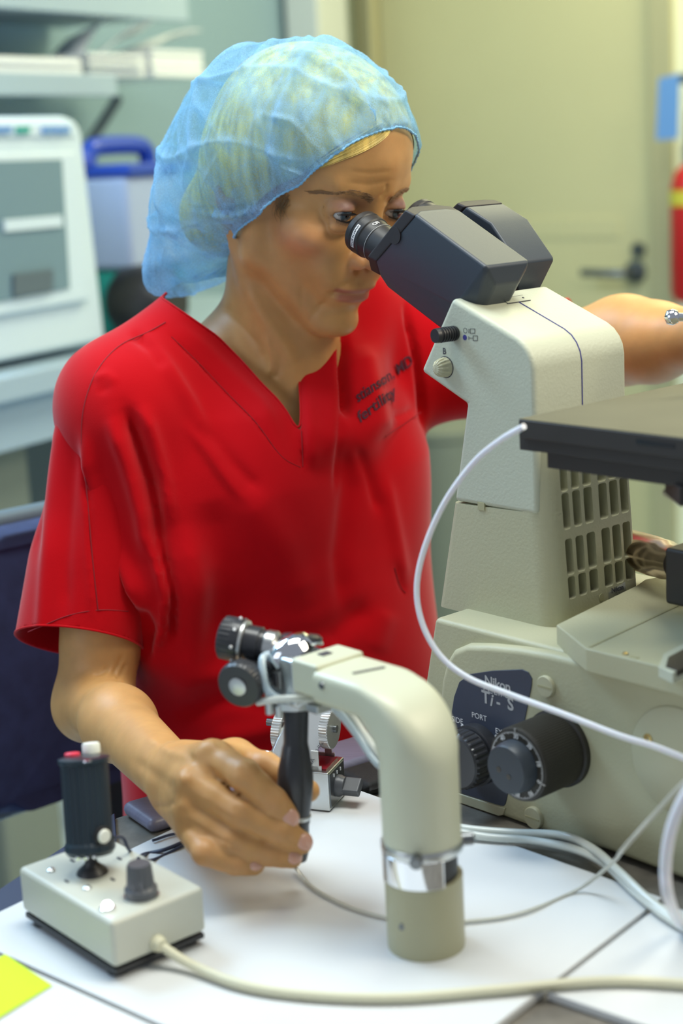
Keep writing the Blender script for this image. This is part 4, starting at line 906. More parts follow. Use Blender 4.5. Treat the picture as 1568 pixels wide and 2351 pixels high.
# ------------------------------------------------------------ the person
HY, HPIT, HROLL = math.radians(-46.5), math.radians(21.5), math.radians(-1.5)
_fh = np.array([math.cos(HY), math.sin(HY), 0]); _l = np.array([-math.sin(HY), math.cos(HY), 0])
HF_ = math.cos(HPIT)*_fh-math.sin(HPIT)*Z3; _t3 = math.sin(HPIT)*_fh+math.cos(HPIT)*Z3
HL_ = _l*math.cos(HROLL)+_t3*math.sin(HROLL); HT_ = _t3*math.cos(HROLL)-_l*math.sin(HROLL)
HE = np.array([.034, 1.378, 1.191]); HM = np.stack([HF_, HL_, HT_])
def hd(f, l, t): return HE+(HF_*f+HL_*l+HT_*t)/1000
def tohead(P): return ((P-HE.astype(P.dtype))@HM.T.astype(P.dtype))*1000
IPD = 31.
def head_sdf(P):
    q = tohead(P); s = q.copy(); s[:, 1] = np.abs(s[:, 1])       # mirrored halves
    d = sd_ell(s, (-84, 0, 36), (95, 72, 75))
    d = smin(d, sd_ell(s, (-36, 0, 34), (46, 54, 52)), 22)       # forehead
    d = smin(d, sd_ell(s, (-42, 0, -36), (50, 54, 66)), 22)      # face block
    d = smin(d, sd_cone(s, (-66, 46, -62), (-10, 12, -103), 13, 13), 20)  # jaw
    d = smin(d, sd_cone(s, (-78, 54, -20), (-66, 47, -62), 15, 13), 16)
    d = smin(d, sd_ell(s, (-4, 0, -102), (18, 19, 14)), 12)      # chin
    d = smin(d, sd_ell(s, (-20, 43, -26), (23, 19, 16)), 16)     # cheekbone
    d = smin(d, sd_ell(s, (-6, 24, -46), (17, 16, 22)), 14)      # cheek
    d = smin(d, sd_ell(s, (-4, 0, -66), (19, 27, 25)), 12)       # muzzle
    d = smin(d, sd_cone(s, (4, 10, 19), (-4, 38, 22), 8.5, 8), 9)    # brow
    d = smin(d, sd_cone(s, (3, 0, 24), (3, 0, 40), 9, 9), 14)
    d = smax(d, -sd_ell(s, (13, IPD, -2), (15, 17, 11.5)), 8)    # eye socket
    d = smin(d, sd_cone(s, (9, 0, 6), (19, 0, -34), 6.5, 8), 8)  # nose bridge
    d = smin(d, sd_ell(s, (22, 0, -37), (10, 9, 8.5)), 5)
    d = smin(d, sd_ell(s, (13, 12, -40), (10.5, 6.5, 7.5)), 4)   # wing of the nose
    d = smax(d, -sd_ell(s, (15, 6.5, -48), (6, 3.5, 4)), 2.5)    # nostril
    lid = sd_ball(s, (-2.5, IPD, 0), 13.9); d = smin(d, lid, 3.0)
    bag = sd_ell(s, (6, IPD, -12), (6, 13, 5)); d = smin(d, bag, 6)
    slot = sd_ell(s, (12, IPD, -1.6), (13, 13.6, 3.9)); d = smax(d, -slot, 1.4)
    d = smax(d, -np.maximum(sd_ball(s, (-2.5, IPD, 0), 11.75), np.abs(s[:, 2]+1.6)-4.2), .6)
    d = smin(d, sd_ell(s, (10.0, 0, -65.5), (6.8, 22, 4.0)), 4)  # lips
    d = smin(d, sd_ell(s, (9.0, 0, -75), (7.2, 18, 4.6)), 4)
    d = smax(d, -sd_cone(s, (19, 0, -70.2), (15.5, 14, -70.6), 1.5, 1.6), 2.2)
    d = smax(d, -sd_cone(s, (15.5, 14, -70.6), (5, 27, -72), 1.7, 1.2), 3)
    d = smax(d, -sd_cone(s, (21, 0, -51), (19, 0, -59), 2.0, 1.6), 3)   # philtrum
    d = smin(d, sd_ell(s, (-92, 73, -8), (17, 6, 29)), 5)        # ear
    d = smax(d, -sd_ell(s, (-88, 79, -6), (8, 4, 16)), 4)
    return d*f32(.001)
NKB = wld(-1.150, .925, 1.045)           # base of the neck
CHE = wld(-1.165, .93, .0)
SHR, SHL = wld(-1.182, .778, 1.025), wld(-1.150, 1.092, 1.035)
ELR = at(216, 1606, 1.405); WRR = at(406, 1792, 1.155)
ELL = at(1432, 792, 1.52); WRL = at(1640, 772, 1.40)
def torso_sdf(P, g=0., wide=0.):
    q = np.stack([P@v3(A3), P@v3(W3), P[:, 2]], 1)-v3([-1.165, .93, 0]); z = q[:, 2]
    zz = [.40, .52, .66, .78, .88, .96, 1.02, 1.06, 1.10]
    ra = np.interp(z, zz, [.115, .12, .108, .104, .108, .104, .085, .060, .03]).astype(f32)+f32(g)
    rw = np.interp(z, zz, [.170, .175, .155, .145, .150, .155, .145, .105, .05]).astype(f32)+f32(g+wide)
    ca = np.interp(z, zz, [-.03, -.02, 0, .006, .004, 0, -.006, -.008, -.01]).astype(f32)
    x, y = (q[:, 0]-ca)/ra, q[:, 1]/rw; k = np.sqrt(x*x+y*y)+1e-6
    d = (k-1)*np.minimum(ra, rw)
    return np.maximum(smax(d, z-f32(1.075+g*.5), .05), f32(.42)-z)
def neck_sdf(P):
    d = sd_cone(P, hd(-92, 0, -40), NKB-Z3*.03, .048, .054)
    d = smin(d, sd_cone(P, hd(-58, 0, -88), NKB+A3*.038-Z3*.035, .028, .030), .03)   # throat
    for s in (-1, 1):
        d = smin(d, sd_cone(P, hd(-100, 50*s, -48), NKB+A3*.066+W3*.016*s-Z3*.055, .012, .008), .014)
    for S in (SHR, SHL): d = smin(d, sd_cone(P, NKB-A3*.03+Z3*.0, S+Z3*.006, .042, .040), .05)
    return d
def body_sdf(P): return smin(torso_sdf(P), neck_sdf(P), .03)
def limb(P, S, E, Wr, rs, re, rm, rw):
    m = E*.66+Wr*.34
    d = sd_cone(P, S, E, rs, re)
    d = smin(d, sd_cone(P, E, m, re*1.02, rm), .02); return smin(d, sd_cone(P, m, Wr, rm, rw), .02)
fdir = nrm(WRR-ELR)
def armR_sdf(P):
    d = limb(P, SHR, ELR, WRR, .046, .0300, .0275, .0215)
    d = smin(d, sd_cone(P, SHR*.45+ELR*.55+A3*.008, SHR*.2+ELR*.8+A3*.006, .033, .029), .02)
    d = smin(d, sd_ball(P, ELR-A3*.006-W3*.006-Z3*.010, .022), .02)
    return d
def armL_sdf(P):
    d = limb(P, SHL, ELL, WRL, .046, .034, .034, .024); d = smin(d, sd_ball(P, ELL+Z3*.016, .026), .03)
    for o_ in (-.022, -.007, .008, .021): d = smin(d, sd_cone(P, WRL+LSD*o_*.5, WRL+LDR*.085+LSD*o_*1.15, .0155, .0105), .012)
    for o_, l_, r_ in ((-.025, .036, .0078), (-.008, .043, .0085), (.0092, .041, .0085), (.0245, .037, .008)):
        a = WRL+LDR*.085+LSD*o_; b = a+LDR*l_-Z3*.012; c = b+LDR*.012-Z3*.024; e = c-Z3*.018-LDR*.004
        d = smin(d, smin(sd_cone(P, a, b, r_*1.12, r_), smin(sd_cone(P, b, c, r_, r_*.9), sd_cone(P, c, e, r_*.9, r_*.8), .003), .003), .0025)
    a = WRL+LDR*.03+LSD*.022-Z3*.010; b = a+LDR*.035+LSD*.020-Z3*.020; return smin(d, smin(sd_cone(P, a, b, .012, .010), sd_cone(P, b, b+LDR*.03-Z3*.012, .010, .008), .004), .008)
# right hand, joints read off the photo with their distances
HJ = {'index': [(485, 1737, 1.098, 11.4), (561, 1780, 1.071, 10.9), (627, 1839, 1.069, 9.4), (661, 1878, 1.0752, 8.1)],
      'middle': [(438, 1797, 1.086, 11.0), (550, 1866, 1.068, 10.2), (642, 1909, 1.070, 9.0), (692, 1934, 1.0795, 8.0)],
      'ring': [(430, 1857, 1.086, 10.2), (530, 1927, 1.070, 9.5), (618, 1959, 1.073, 8.4), (670, 1969, 1.082, 7.4)],
      'little': [(436, 1904, 1.088, 9.4), (471, 1957, 1.067, 8.8), (538, 1981, 1.070, 7.8), (584, 1986, 1.077, 7.0)],
      'thumb': [(540, 1742, 1.136, 11.0), (608, 1760, 1.121, 10.4), (668, 1792, 1.113, 9.2), (709, 1816, 1.1085, 7.8)]}
LDR = nrm(nrm(WRL-ELL)-Z3*.35); LSD = nrm(np.cross(LDR, Z3)); LSD = LSD if LSD@W3 < 0 else -LSD
HP3 = {k: [(at(x, y, d), r/1000) for x, y, d, r in v] for k, v in HJ.items()}
def finger_sdf(P, name):
    J = HP3[name]; d = None
    for (a, ra), (b, rb) in zip(J[:-1], J[1:]):
        m = a*.5+b*.5; rm = (ra+rb)/2*.93
        e = smin(sd_cone(P, a, m, ra, rm), sd_cone(P, m, b, rm, rb), .004); d = e if d is None else smin(d, e, .003)
    return d
def hand_sdf(P):
    d = None
    for n_ in ('middle', 'ring', 'little', 'index'):
        m = HP3[n_][0]; w_off = {'index': (-.002, .010), 'middle': (0, .004), 'ring': (0, -.006), 'little': (0, -.014)}[n_]
        c = sd_cone(P, WRR+Z3*w_off[1]+fdir*.004, m[0], .0155, m[1]*1.02); d = c if d is None else smin(d, c, .012)
    d = smin(d, sd_cone(P, WRR+Z3*.006+np.array([.008, .012, 0]), HP3['thumb'][0][0], .018, .0125), .014)
    d = smin(d, sd_cone(P, HP3['thumb'][0][0], HP3['index'][0][0]*.7+HP3['index'][1][0]*.3, .010, .008), .014)    # web
    for a_, b_ in (('index', 'middle'), ('middle', 'ring'), ('ring', 'little')): d = smin(d, sd_cone(P, HP3[a_][0][0]*.75+HP3[a_][1][0]*.25+np.array([0, .004, 0]), HP3[b_][0][0]*.75+HP3[b_][1][0]*.25+np.array([0, .004, 0]), .008, .0075), .006)
    for n_ in HP3: d = smin(d, finger_sdf(P, n_), .0016 if n_ != 'thumb' else .006)
    return d
def gsphere(pts, r): pts = np.array(pts); c = (pts.min(0)+pts.max(0))/2; return c, np.linalg.norm(pts-c, axis=1).max()+r
def G(fn, pts, r): c, R_ = gsphere(pts, r); return Group(fn, c, R_)
hjp = [p for v in HP3.values() for p, _ in v]
BG = [G(head_sdf, [hd(-84, 0, 20), hd(-40, 0, -30)], .125), G(neck_sdf, [hd(-92, 0, -40), SHR, SHL, NKB], .06), Group(torso_sdf, wld(-1.165, .93, .78), .42),
      G(armR_sdf, [SHR, ELR], .055), G(armR_sdf, [ELR, WRR], .04), G(armL_sdf, [SHL, ELL, WRL, WRL+LDR*.14-Z3*.04], .055), G(hand_sdf, hjp+[WRR], .024)]
per = thing('person', wld(-1.20, .93, .48), 'person in a red scrub top and blue hair cap bending to the microscope eyepieces', 'person')
# the right hand and head want a finer grid than the rest: sculpt all at one resolution for one continuous skin
BV, BF = sculpt([BG[i] for i in (0, 1, 2, 3, 4, 5, 6)], .0017, k=.010)
BV = relax(BV, BF, 2, .35); BN = vnormals(BV, BF)
WR = lambda *p: list(p)
skin_strokes = [
 # face: fold by the nose, marionette line, under-eye, frown, crow's feet, jaw hollow
 ([(822, 612), (806, 640), (778, 664), (752, 686)], 7, -.0013), ([(752, 690), (733, 704), (718, 722), (706, 742)], 6, -.0014), ([(700, 640), (692, 680), (694, 710), (704, 735)], 7, -.0008), ([(770, 640), (745, 670), (725, 700)], 12, .0010),
 ([(768, 524), (790, 536), (812, 543)], 5, -.0004), ([(872, 455), (886, 440), (889, 420)], 4, -.0012), ([(884, 470), (898, 452)], 4, -.0010), ([(738, 506), (722, 514), (708, 516)], 3.5, -.0003),
 ([(800, 392), (850, 398), (905, 392)], 5, -.0005), ([(790, 418), (850, 424), (910, 412)], 5, -.0005), ([(765, 488), (790, 469), (825, 463)], 4, -.0006), ([(740, 470), (790, 446), (850, 442)], 10, .0010),
 # neck tendons and hollows
 ([(560, 640), (600, 720), (650, 790), (675, 840)], 16, .0022), ([(590, 620), (640, 700), (680, 752)], 12, -.0022), ([(500, 690), (560, 760), (620, 850)], 18, -.0022), ([(610, 760), (625, 830), (622, 866)], 8, .0015), ([(648, 800), (640, 850), (628, 870)], 8, -.0014), ([(520, 720), (600, 800)], 6, -.0006),
 # elbow creases and wrist
 ([(215, 1552), (232, 1546), (250, 1530)], 6, -.0016), ([(252, 1560), (270, 1530), (285, 1500)], 5, -.0012), ([(262, 1572), (280, 1545), (292, 1520)], 5, -.0012), ([(272, 1560), (262, 1540)], 4, -.0008),
 ([(330, 1690), (395, 1728), (440, 1745)], 12, .0012), ([(300, 1740), (370, 1790), (400, 1815)], 14, -.0012), ([(345, 1850), (385, 1852), (400, 1840)], 6, -.0012),
 # knuckles and tendons of the hand
 ([(440, 1740), (470, 1715), (500, 1706)], 14, .0018), ([(552, 1762), (574, 1786)], 6, -.0006), ([(540, 1850), (558, 1876)], 6, -.0006), ([(412, 1790), (440, 1788)], 14, .0016), ([(410, 1845), (436, 1852)], 12, .0012), ([(420, 1820), (500, 1862), (560, 1898)], 6, -.0010), ([(470, 1755), (520, 1800), (580, 1850)], 6, -.0012), ([(425, 1880), (500, 1925), (560, 1950)], 5, -.0008)]
BV = carve(BV, BN, skin_strokes); BN = vnormals(BV, BF)
body = part('body', (BV, BF), 'skin', per, sharp=181)
# skin tint: cheeks, lips, eyelids, knuckles, sun tone of the arms (all painted in head or hand space)
q = tohead(BV); lat = np.abs(q[:, 1]); tint = np.tile(np.array([.55, .292, .105]), (len(BV), 1))
def mixin(w, c): 
    global tint
    w = np.clip(w, 0, 1)[:, None]; tint = tint*(1-w)+np.array(c)*w
gs = lambda d, s: np.exp(-(d/s)**2)
near_head = np.linalg.norm(BV-hd(-40, 0, -20), axis=1) < .16
ell = lambda c, r: np.exp(-(((np.stack([q[:, 0], lat, q[:, 2]], 1)-np.array(c))/np.array(r))**2).sum(1))*near_head
mixin(ell((-18, 50, -30), (26, 18, 15))*.55, (.58, .20, .13)); mixin(ell((16, 8, -42), (16, 12, 10))*.5, (.62, .23, .14))
lipu = np.clip(1-np.abs((q[:, 2]+67.5)/3.6), 0, 1)*np.clip((25.5-lat)/5, 0, 1)*(q[:, 0] > 2)*near_head; lipl = np.clip(1.2-np.abs((q[:, 2]+74.)/4.6), 0, 1)*np.clip((21-lat)/5, 0, 1)*(q[:, 0] > 2)*near_head
mixin(np.clip(np.maximum(lipu, lipl)*1.5, 0, 1)*.75, (.36, .10, .085))
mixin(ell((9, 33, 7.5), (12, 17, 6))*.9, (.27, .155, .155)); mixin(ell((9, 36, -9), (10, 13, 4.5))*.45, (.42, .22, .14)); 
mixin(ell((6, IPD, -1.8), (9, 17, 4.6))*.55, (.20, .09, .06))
hdist = np.min([np.linalg.norm(BV-HP3[n_][i][0], axis=1) for n_ in HP3 for i in (1, 2)], 0)
mixin(gs(hdist, .010)*.30, (.58, .27, .17))
ca = body.data.color_attributes.new('tint', 'FLOAT_COLOR', 'POINT'); ca.data.foreach_set('color', np.concatenate([tint, np.ones((len(tint), 1))], 1).astype(f32).ravel())
# eyes
gaze = nrm(HF_*1+HT_*-.05)
def ellip_geo(c, r, M, n=20, m=12):
    V = []; F = []
    for i in range(m+1):
        ph = math.pi*i/m
        for j in range(n):
            t = 2*math.pi*j/n; p = np.array([math.cos(ph)*r[0], math.sin(ph)*math.cos(t)*r[1], math.sin(ph)*math.sin(t)*r[2]]); V.append(np.asarray(c)+np.array(M).T@p)
    for i in range(m):
        for j in range(n): F.append([i*n+j, i*n+(j+1) % n, (i+1)*n+(j+1) % n, (i+1)*n+j])
    return fix((np.array(V), F))
for s in (-1, 1):
    c = hd(-2.5, IPD*s, 0); e = part('eye', ellip_geo(c, (.0118, .0118, .0118), HM), 'eye_white', body, sharp=181)
    part('iris', lathe([(.0060, .0102), (.0058, .0107), (.0050, .0112), (.0020, .0118), (0, .0119)], c, gaze, 28), 'iris', e, sharp=181)
    part('pupil', lathe([(.0023, .0117), (.0021, .01195), (0, .0121)], c, gaze, 20), 'pupil', e, sharp=181)
    # lashes and brow, hair by hair
    for up, nm in ((1, 'upper_lashes'), (-1, 'lower_lashes')):
        g = []
        for k in range(26):
            u = -.80+1.6*k/25; l0 = IPD*s+u*12.2; hgt = 3.4*(1-u*u)**.5*up-1.6; fx = 10.6-.5*abs(u)*8*.6-2.5*u*u
            ln = (8.0 if up > 0 else 4.8)*(1-.25*abs(u)); a = np.array([fx, l0, hgt]); b = a+np.array([ln*.75, u*2.4, ln*(.10 if up > 0 else -.62)]); m = (a+b)/2+np.array([.6, 0, -.7*up])
            g.append(tube([hd(*a), hd(*m), hd(*b)], np.array([.00030, .00024, .00008]), 5))
        part(nm, merge(*g), 'lash', body, kind='stuff')
    rs = random.Random(3+s); hA = []; hB = []
    for k in range(300):
        u = rs.random(); l0 = 10+40*u; t0 = 13.5+27*u-29.5*u*u+rs.uniform(-3.4, 3.4)*(1-.6*u); hA.append((l0*s, t0)); hB.append(((l0+rs.uniform(3, 5.5))*s, t0+rs.uniform(-.3, 2.2)*(1-u)-1.6*u))
    def skin_f(lt):
        lt = np.array(lt); fs = np.arange(36, -50, -.5); Q = np.array([[f_, l_, t_] for l_, t_ in lt for f_ in fs]); d = head_sdf((HE+Q@HM/1000).astype(f32)).reshape(len(lt), -1); i = np.argmax(d < 0, 1); return fs[i]
    fA, fB = skin_f(hA), skin_f(hB)
    g = [tube([hd(fA[i]+.5, *hA[i]), hd(fB[i]+1.5, *hB[i])], np.array([.00024, .00008]), 4) for i in range(len(hA))]
    part('eyebrow', merge(*g), 'brow', body, kind='stuff')
# nails
for nm, (nx_, ny_, dd, wdt, ln) in {'index': (0, 0, 0, .0060, .0068), 'middle': (0, 0, 0, .0058, .0066), 'ring': (0, 0, 0, .0053, .0062), 'little': (0, 0, 0, .0047, .0055)}.items():
    J = HP3[nm]; ax = nrm(J[3][0]-J[2][0]); to = nrm(CAM-J[3][0]+np.array([.16, 0, .12])); outw = nrm(to-ax*(to@ax)); sd_ = np.cross(ax, outw); c = J[3][0]-ax*.0026+outw*(J[3][1]-.0006)
    part('fingernail', ellip_geo(c, (ln, wdt, .0026), (ax, sd_, outw)), 'nail', body, sharp=181)
# ------------------------------------------------------------ red scrub top
CUF = at(194, 1474, 1.400); SLV = nrm(CUF-SHR); CUN = nrm(np.array([-.16, -.50, -.85]))
def shirt_sdf(P):
    d = torso_sdf(P, .014, -.004)
    q = np.stack([P@v3(A3), P@v3(W3), P[:, 2]], 1)
    d = smin(d, sd_ell(q, (-1.105, .855, .945), (.055, .060, .075)), .05); d = smin(d, sd_ell(q, (-1.112, .978, .945), (.055, .058, .075)), .05)   # bust
    d = smin(d, sd_ell(q, (-1.150, .915, .70), (.115, .150, .20)), .06)
    for S in (SHR, SHL): d = smin(d, sd_cone(P, NKB-A3*.022+Z3*.006, S+Z3*.012, .044, .050), .045)
    d = smin(d, sd_cone(P, at(428, 752, 1.445), SHR+Z3*.012, .036, .048), .03)
    p0, p1, p2 = at(298, 985, 1.392), at(384, 1330, 1.392), at(384, 1470, 1.41)
    e = smin(sd_cone(P, p0, p1, .042, .031), sd_cone(P, p1, p2, .031, .022), .02); d = smin(d, e, .05)      # front panel draping over the arm
    d = smin(d, sd_cone(P, at(742, 1010, 1.405), at(768, 712, 1.475), .017, .018), .022)      # far collar band
    d = smin(d, sd_cone(P, at(812, 1000, 1.43), at(830, 705, 1.52), .018, .024), .03)
    d = smin(d, sd_cone(P, at(800, 712, 1.535), SHL+Z3*.022, .043, .046), .04)
    sl = nrm(ELL-SHL)
    d = smin(d, sd_cone(P, SHL, SHL+sl*.20-Z3*.012, .056, .058), .035)      # left sleeve
    return d
def sleeve_sdf(P):
    d = sd_cone(P, SHR+Z3*.004, CUF+SLV*.10, .0545, .0475)
    return smin(d, sd_cone(P, SHR*.3+CUF*.7-A3*.012, CUF+SLV*.1-A3*.018-W3*.004, .046, .046), .03)
SG = [Group(shirt_sdf, wld(-1.165, .93, .82), .44)]
sv, sf = sculpt(SG, .0032, k=.01); sv = relax(sv, sf, 3, .5)
lc = lambda V: np.stack([V@A3, V@W3, V[:, 2]], 1)
L_ = lc(sv); sn = vnormals(sv, sf); sn = sn if (sn*(sv-wld(-1.165, .93, .8))).sum() > 0 else -sn
# neck opening, cuffs and hem as clean cuts
def poly_sd(p, poly):
    poly = np.asarray(poly, float); d, _ = seg_dist(p, np.concatenate([poly, poly[:1]])); ins = np.zeros(len(p), bool); n = len(poly)
    for i in range(n):
        (x0, y0), (x1, y1) = poly[i], poly[(i+1) % n]; c = ((y0 > p[:, 1]) != (y1 > p[:, 1])); ins ^= c & (p[:, 0] < (x1-x0)*(p[:, 1]-y0)/(y1-y0+1e-12)+x0)
    return np.where(ins, -d, d)
VN = [(300, 640), (386, 694), (440, 731), (500, 773), (556, 830), (600, 880), (638, 918), (660, 948), (676, 978), (683, 986), (690, 986), (690, 940), (687, 880), (684, 830), (684, 785), (689, 755), (698, 700), (716, 560), (750, 300), (300, 300)]
sp_, sz2 = pix(sv); frontal = (L_[:, 0] > -1.185+.0*L_[:, 1]) & ((sn*(CAM-sv)).sum(1) > -.25)
g = np.where(frontal, poly_sd(sp_, VN)*.0004, 1.)
wc_ = L_[:, 1]-.925; back = 1.082+np.clip(np.abs(wc_)/.075, 0, 3)**2*.034
g = np.minimum(g, np.where(L_[:, 0] < -1.10, back-L_[:, 2], np.where(L_[:, 1] > .93, 1.098+np.clip((L_[:, 1]-.93)/.075, 0, 3)**2*.024-L_[:, 2], 1.)))
sll = nrm(ELL-SHL); g = np.minimum(g, np.where((sv-SHL)@sll > .05, .165-(sv-SHL)@sll, 1.))
g = np.minimum(g, L_[:, 2]-.50)
tv, tf, cut = clip(sv, sf, g)
# triangulated normals on mixed polygons
def fan(F): return np.array([[p[0], p[i], p[i+1]] for p in F for i in range(1, len(p)-1)])
T3 = fan(tf); tn = vnormals(tv, T3); tn = tn if (tn*(tv-wld(-1.165, .93, .8))).sum() > 0 else -tn
SLEEVE_FOLDS = [
 # armhole seam and the gathered cap of the sleeve
 ([(385, 722), (330, 762), (270, 795), (222, 850), (194, 925), (186, 1000), (200, 1130), (214, 1290), (228, 1420)], 5, -.0022),
 ([(150, 900), (128, 1050), (112, 1220), (100, 1400), (92, 1500)], 16, .0030), ([(120, 960), (95, 1120), (80, 1300)], 14, -.0022), ([(172, 980), (160, 1150), (150, 1300), (150, 1440)], 16, -.0022), ([(196, 1120), (205, 1280), (215, 1420)], 10, .0016)]
folds = [
 # front panel edge falling over the sleeve
 ([(192, 1000), (215, 1090), (258, 1200), (300, 1320), (336, 1420)], 14, .0075), ([(186, 1060), (212, 1170), (255, 1290), (300, 1410)], 14, -.0070),
 ([(286, 930), (315, 1010), (345, 1100), (362, 1190), (362, 1290)], 17, -.0085), ([(322, 930), (352, 1020), (378, 1110), (390, 1210)], 20, .0050), ([(250, 960), (290, 1060), (325, 1180), (345, 1290)], 18, .0055),
 ([(345, 1225), (362, 1290), (384, 1370), (378, 1440), (350, 1500)], 12, .0060), ([(362, 1240), (396, 1380), (392, 1470)], 12, -.0080), ([(322, 1390), (345, 1450), (330, 1520)], 14, -.0050),
 ([(300, 760), (345, 800), (380, 850)], 12, -.0028), ([(330, 775), (390, 850), (440, 930), (480, 1010), (540, 1110)], 16, .0030), ([(215, 870), (245, 860), (268, 880)], 10, .0012), ([(225, 900), (250, 890)], 8, -.0008),
 ([(430, 980), (500, 1075), (560, 1150)], 10, .0022), ([(455, 970), (530, 1060), (600, 1130)], 14, -.0022),
 # wide drapes on the body
 ([(420, 1200), (450, 1350), (440, 1500), (420, 1640)], 34, 0.0043), ([(480, 1150), (520, 1300), (500, 1500)], 40, -0.0034), ([(560, 1120), (640, 1250), (700, 1400)], 44, 0.0037), ([(620, 1480), (740, 1460), (860, 1380)], 30, -0.0031), ([(420, 1560), (560, 1540), (700, 1580)], 26, 0.0031), ([(400, 1640), (520, 1600), (640, 1620)], 22, -0.0031), ([(480, 1700), (600, 1680), (700, 1640)], 24, 0.0028),
 ([(820, 1020), (850, 1100), (870, 1180)], 12, -0.0025), ([(790, 1000), (800, 1120), (780, 1280), (790, 1420)], 22, -0.0037), ([(880, 1080), (910, 1230), (930, 1340)], 16, 0.0025), ([(905, 1290), (920, 1340), (930, 1360)], 6, -0.0015), ([(850, 1390), (800, 1440), (760, 1480)], 22, -0.0022), ([(890, 1400), (860, 1500)], 26, 0.0019),
 # collar band and the deep fold beside it
 ([(700, 800), (704, 900), (712, 1010), (716, 1080)], 22, .0040), ([(788, 770), (792, 860), (802, 960)], 10, -.0110), ([(830, 790), (850, 900), (880, 1010)], 28, .0060), ([(690, 975), (692, 1020), (694, 1075)], 4, -.0030), ([(785, 900), (782, 1020), (770, 1130)], 8, -.0020),
 ([(405, 745), (470, 800), (540, 870), (598, 925), (640, 1000)], 16, .0018), ([(385, 765), (455, 830), (525, 905), (590, 970), (640, 1040)], 4, -.0018),
 ([(930, 700), (950, 800), (965, 900), (975, 990)], 7, -.0060), ([(900, 960), (950, 940)], 8, -.0020)]
tv = carve(tv, tn, folds, 1.45); 
tq = fan(tf); tv = relax(tv, tq, 1, .3, keep=cut)
top_ = part('scrub_top', (tv, tf), 'red_scrub', per, sharp=181)
rv, rf_ = sculpt([Group(sleeve_sdf, (SHR+CUF)/2, .24)], .0030); rv = relax(rv, rf_, 3, .5)
g = np.minimum((CUF-rv)@CUN+.0, 1.); rv, rf_, rcut = clip(rv, rf_, g)
rt = fan(rf_); rn_ = vnormals(rv, rt); rn_ = rn_ if (rn_*(rv-(SHR+CUF)/2)).sum() > 0 else -rn_
rv = carve(rv, rn_, SLEEVE_FOLDS, 1.5); rv = relax(rv, rt, 1, .3, keep=rcut)
slv_ = part('right_sleeve', (rv, rf_), 'red_scrub', top_, sharp=181); so = slv_.modifiers.new('cloth', 'SOLIDIFY'); so.thickness = .0016; so.offset = -1
so = top_.modifiers.new('cloth', 'SOLIDIFY'); so.thickness = .0016; so.offset = -1
loops = boundary_loops(tf)
tn = vnormals(tv, tq); tn = tn if (tn*(tv-wld(-1.165, .93, .8))).sum() > 0 else -tn
def hemline(i, inset, r, name, m='red_stitch'):
    l = loops[i]; P = tv[l]; c = P.mean(0); k = 7
    Ps = np.stack([np.convolve(np.concatenate([P[-k:, j], P[:, j], P[:k, j]]), np.ones(k)/k, 'same')[k:-k] for j in range(3)], 1)
    return Ps
collar_loop = None
for i in range(min(4, len(loops))):
    Ps = hemline(i, 0, 0, ''); 
    if Ps[:, 2].mean() > .99 and np.abs((Ps@W3).mean()-.93) < .08: collar_loop = Ps
    nmz = 'neck_edge' if (Ps[:, 2].mean() > .99 and np.abs((Ps@W3).mean()-.93) < .08) else 'sleeve_edge'
    if Ps[:, 2].mean() < .6: continue
    part(nmz, tube(np.concatenate([Ps, Ps[:1]]), .0011, 6, cap=False), 'red_scrub', top_)
# seams laid on the cloth: nearest cloth point along the sight line
rn_ = vnormals(rv, rt); rn_ = rn_ if (rn_*(rv-(SHR+CUF)/2)).sum() > 0 else -rn_
rl_ = boundary_loops(rf_)[0]; Ps = hemline(0, 0, 0, '') if False else rv[rl_]; part('cuff_edge', tube(np.concatenate([Ps, Ps[:1]]), .0011, 6, cap=False), 'red_scrub', slv_)
AV = np.concatenate([tv, rv]); tn = np.concatenate([tn, rn_]); tp_, tz_ = pix(AV); tface = (tn*(CAM-AV)).sum(1) > 0
def oncloth(x, y, lift=.0006):
    d = np.hypot(tp_[:, 0]-x, tp_[:, 1]-y); d[~tface] = 1e9; k = np.argsort(d)[:14]; k = k[tz_[k] < tz_[k].min()+.008]
    return at(x, y, float(np.average(tz_[k], weights=1/(d[k]+1)))) + tn[k].mean(0)*lift
def seam(name, line, r=.0006, m='red_stitch', n=10):
    P = smoothpath(np.array([(x, y, 0) for x, y in line], float), n)[:, :2]; Q = np.array([oncloth(x, y, .0002) for x, y in P]); Q = np.stack([np.convolve(np.pad(Q[:, j], 3, 'edge'), np.ones(7)/7, 'valid') for j in range(3)], 1)
    part(name, tube(Q, r, 6), m, top_)
seam('shoulder_seam', [(384, 738), (338, 764), (275, 793), (225, 848), (196, 920), (187, 1000), (199, 1120), (212, 1280), (226, 1410)])
seam('collar_seam', [(388, 768), (455, 832), (525, 906), (590, 972), (645, 1048), (694, 1075)], .00032)
seam('collar_seam', [(692, 985), (694, 1030), (695, 1075)], .0004)
seam('pocket_seam', [(905, 1300), (918, 1345), (932, 1362)], .0005); seam('pocket_seam', [(880, 1005), (940, 965), (968, 945)], .0004)
seam('cuff_stitch', [(62, 1452), (100, 1436), (160, 1412), (230, 1400), (300, 1404)], .0005)
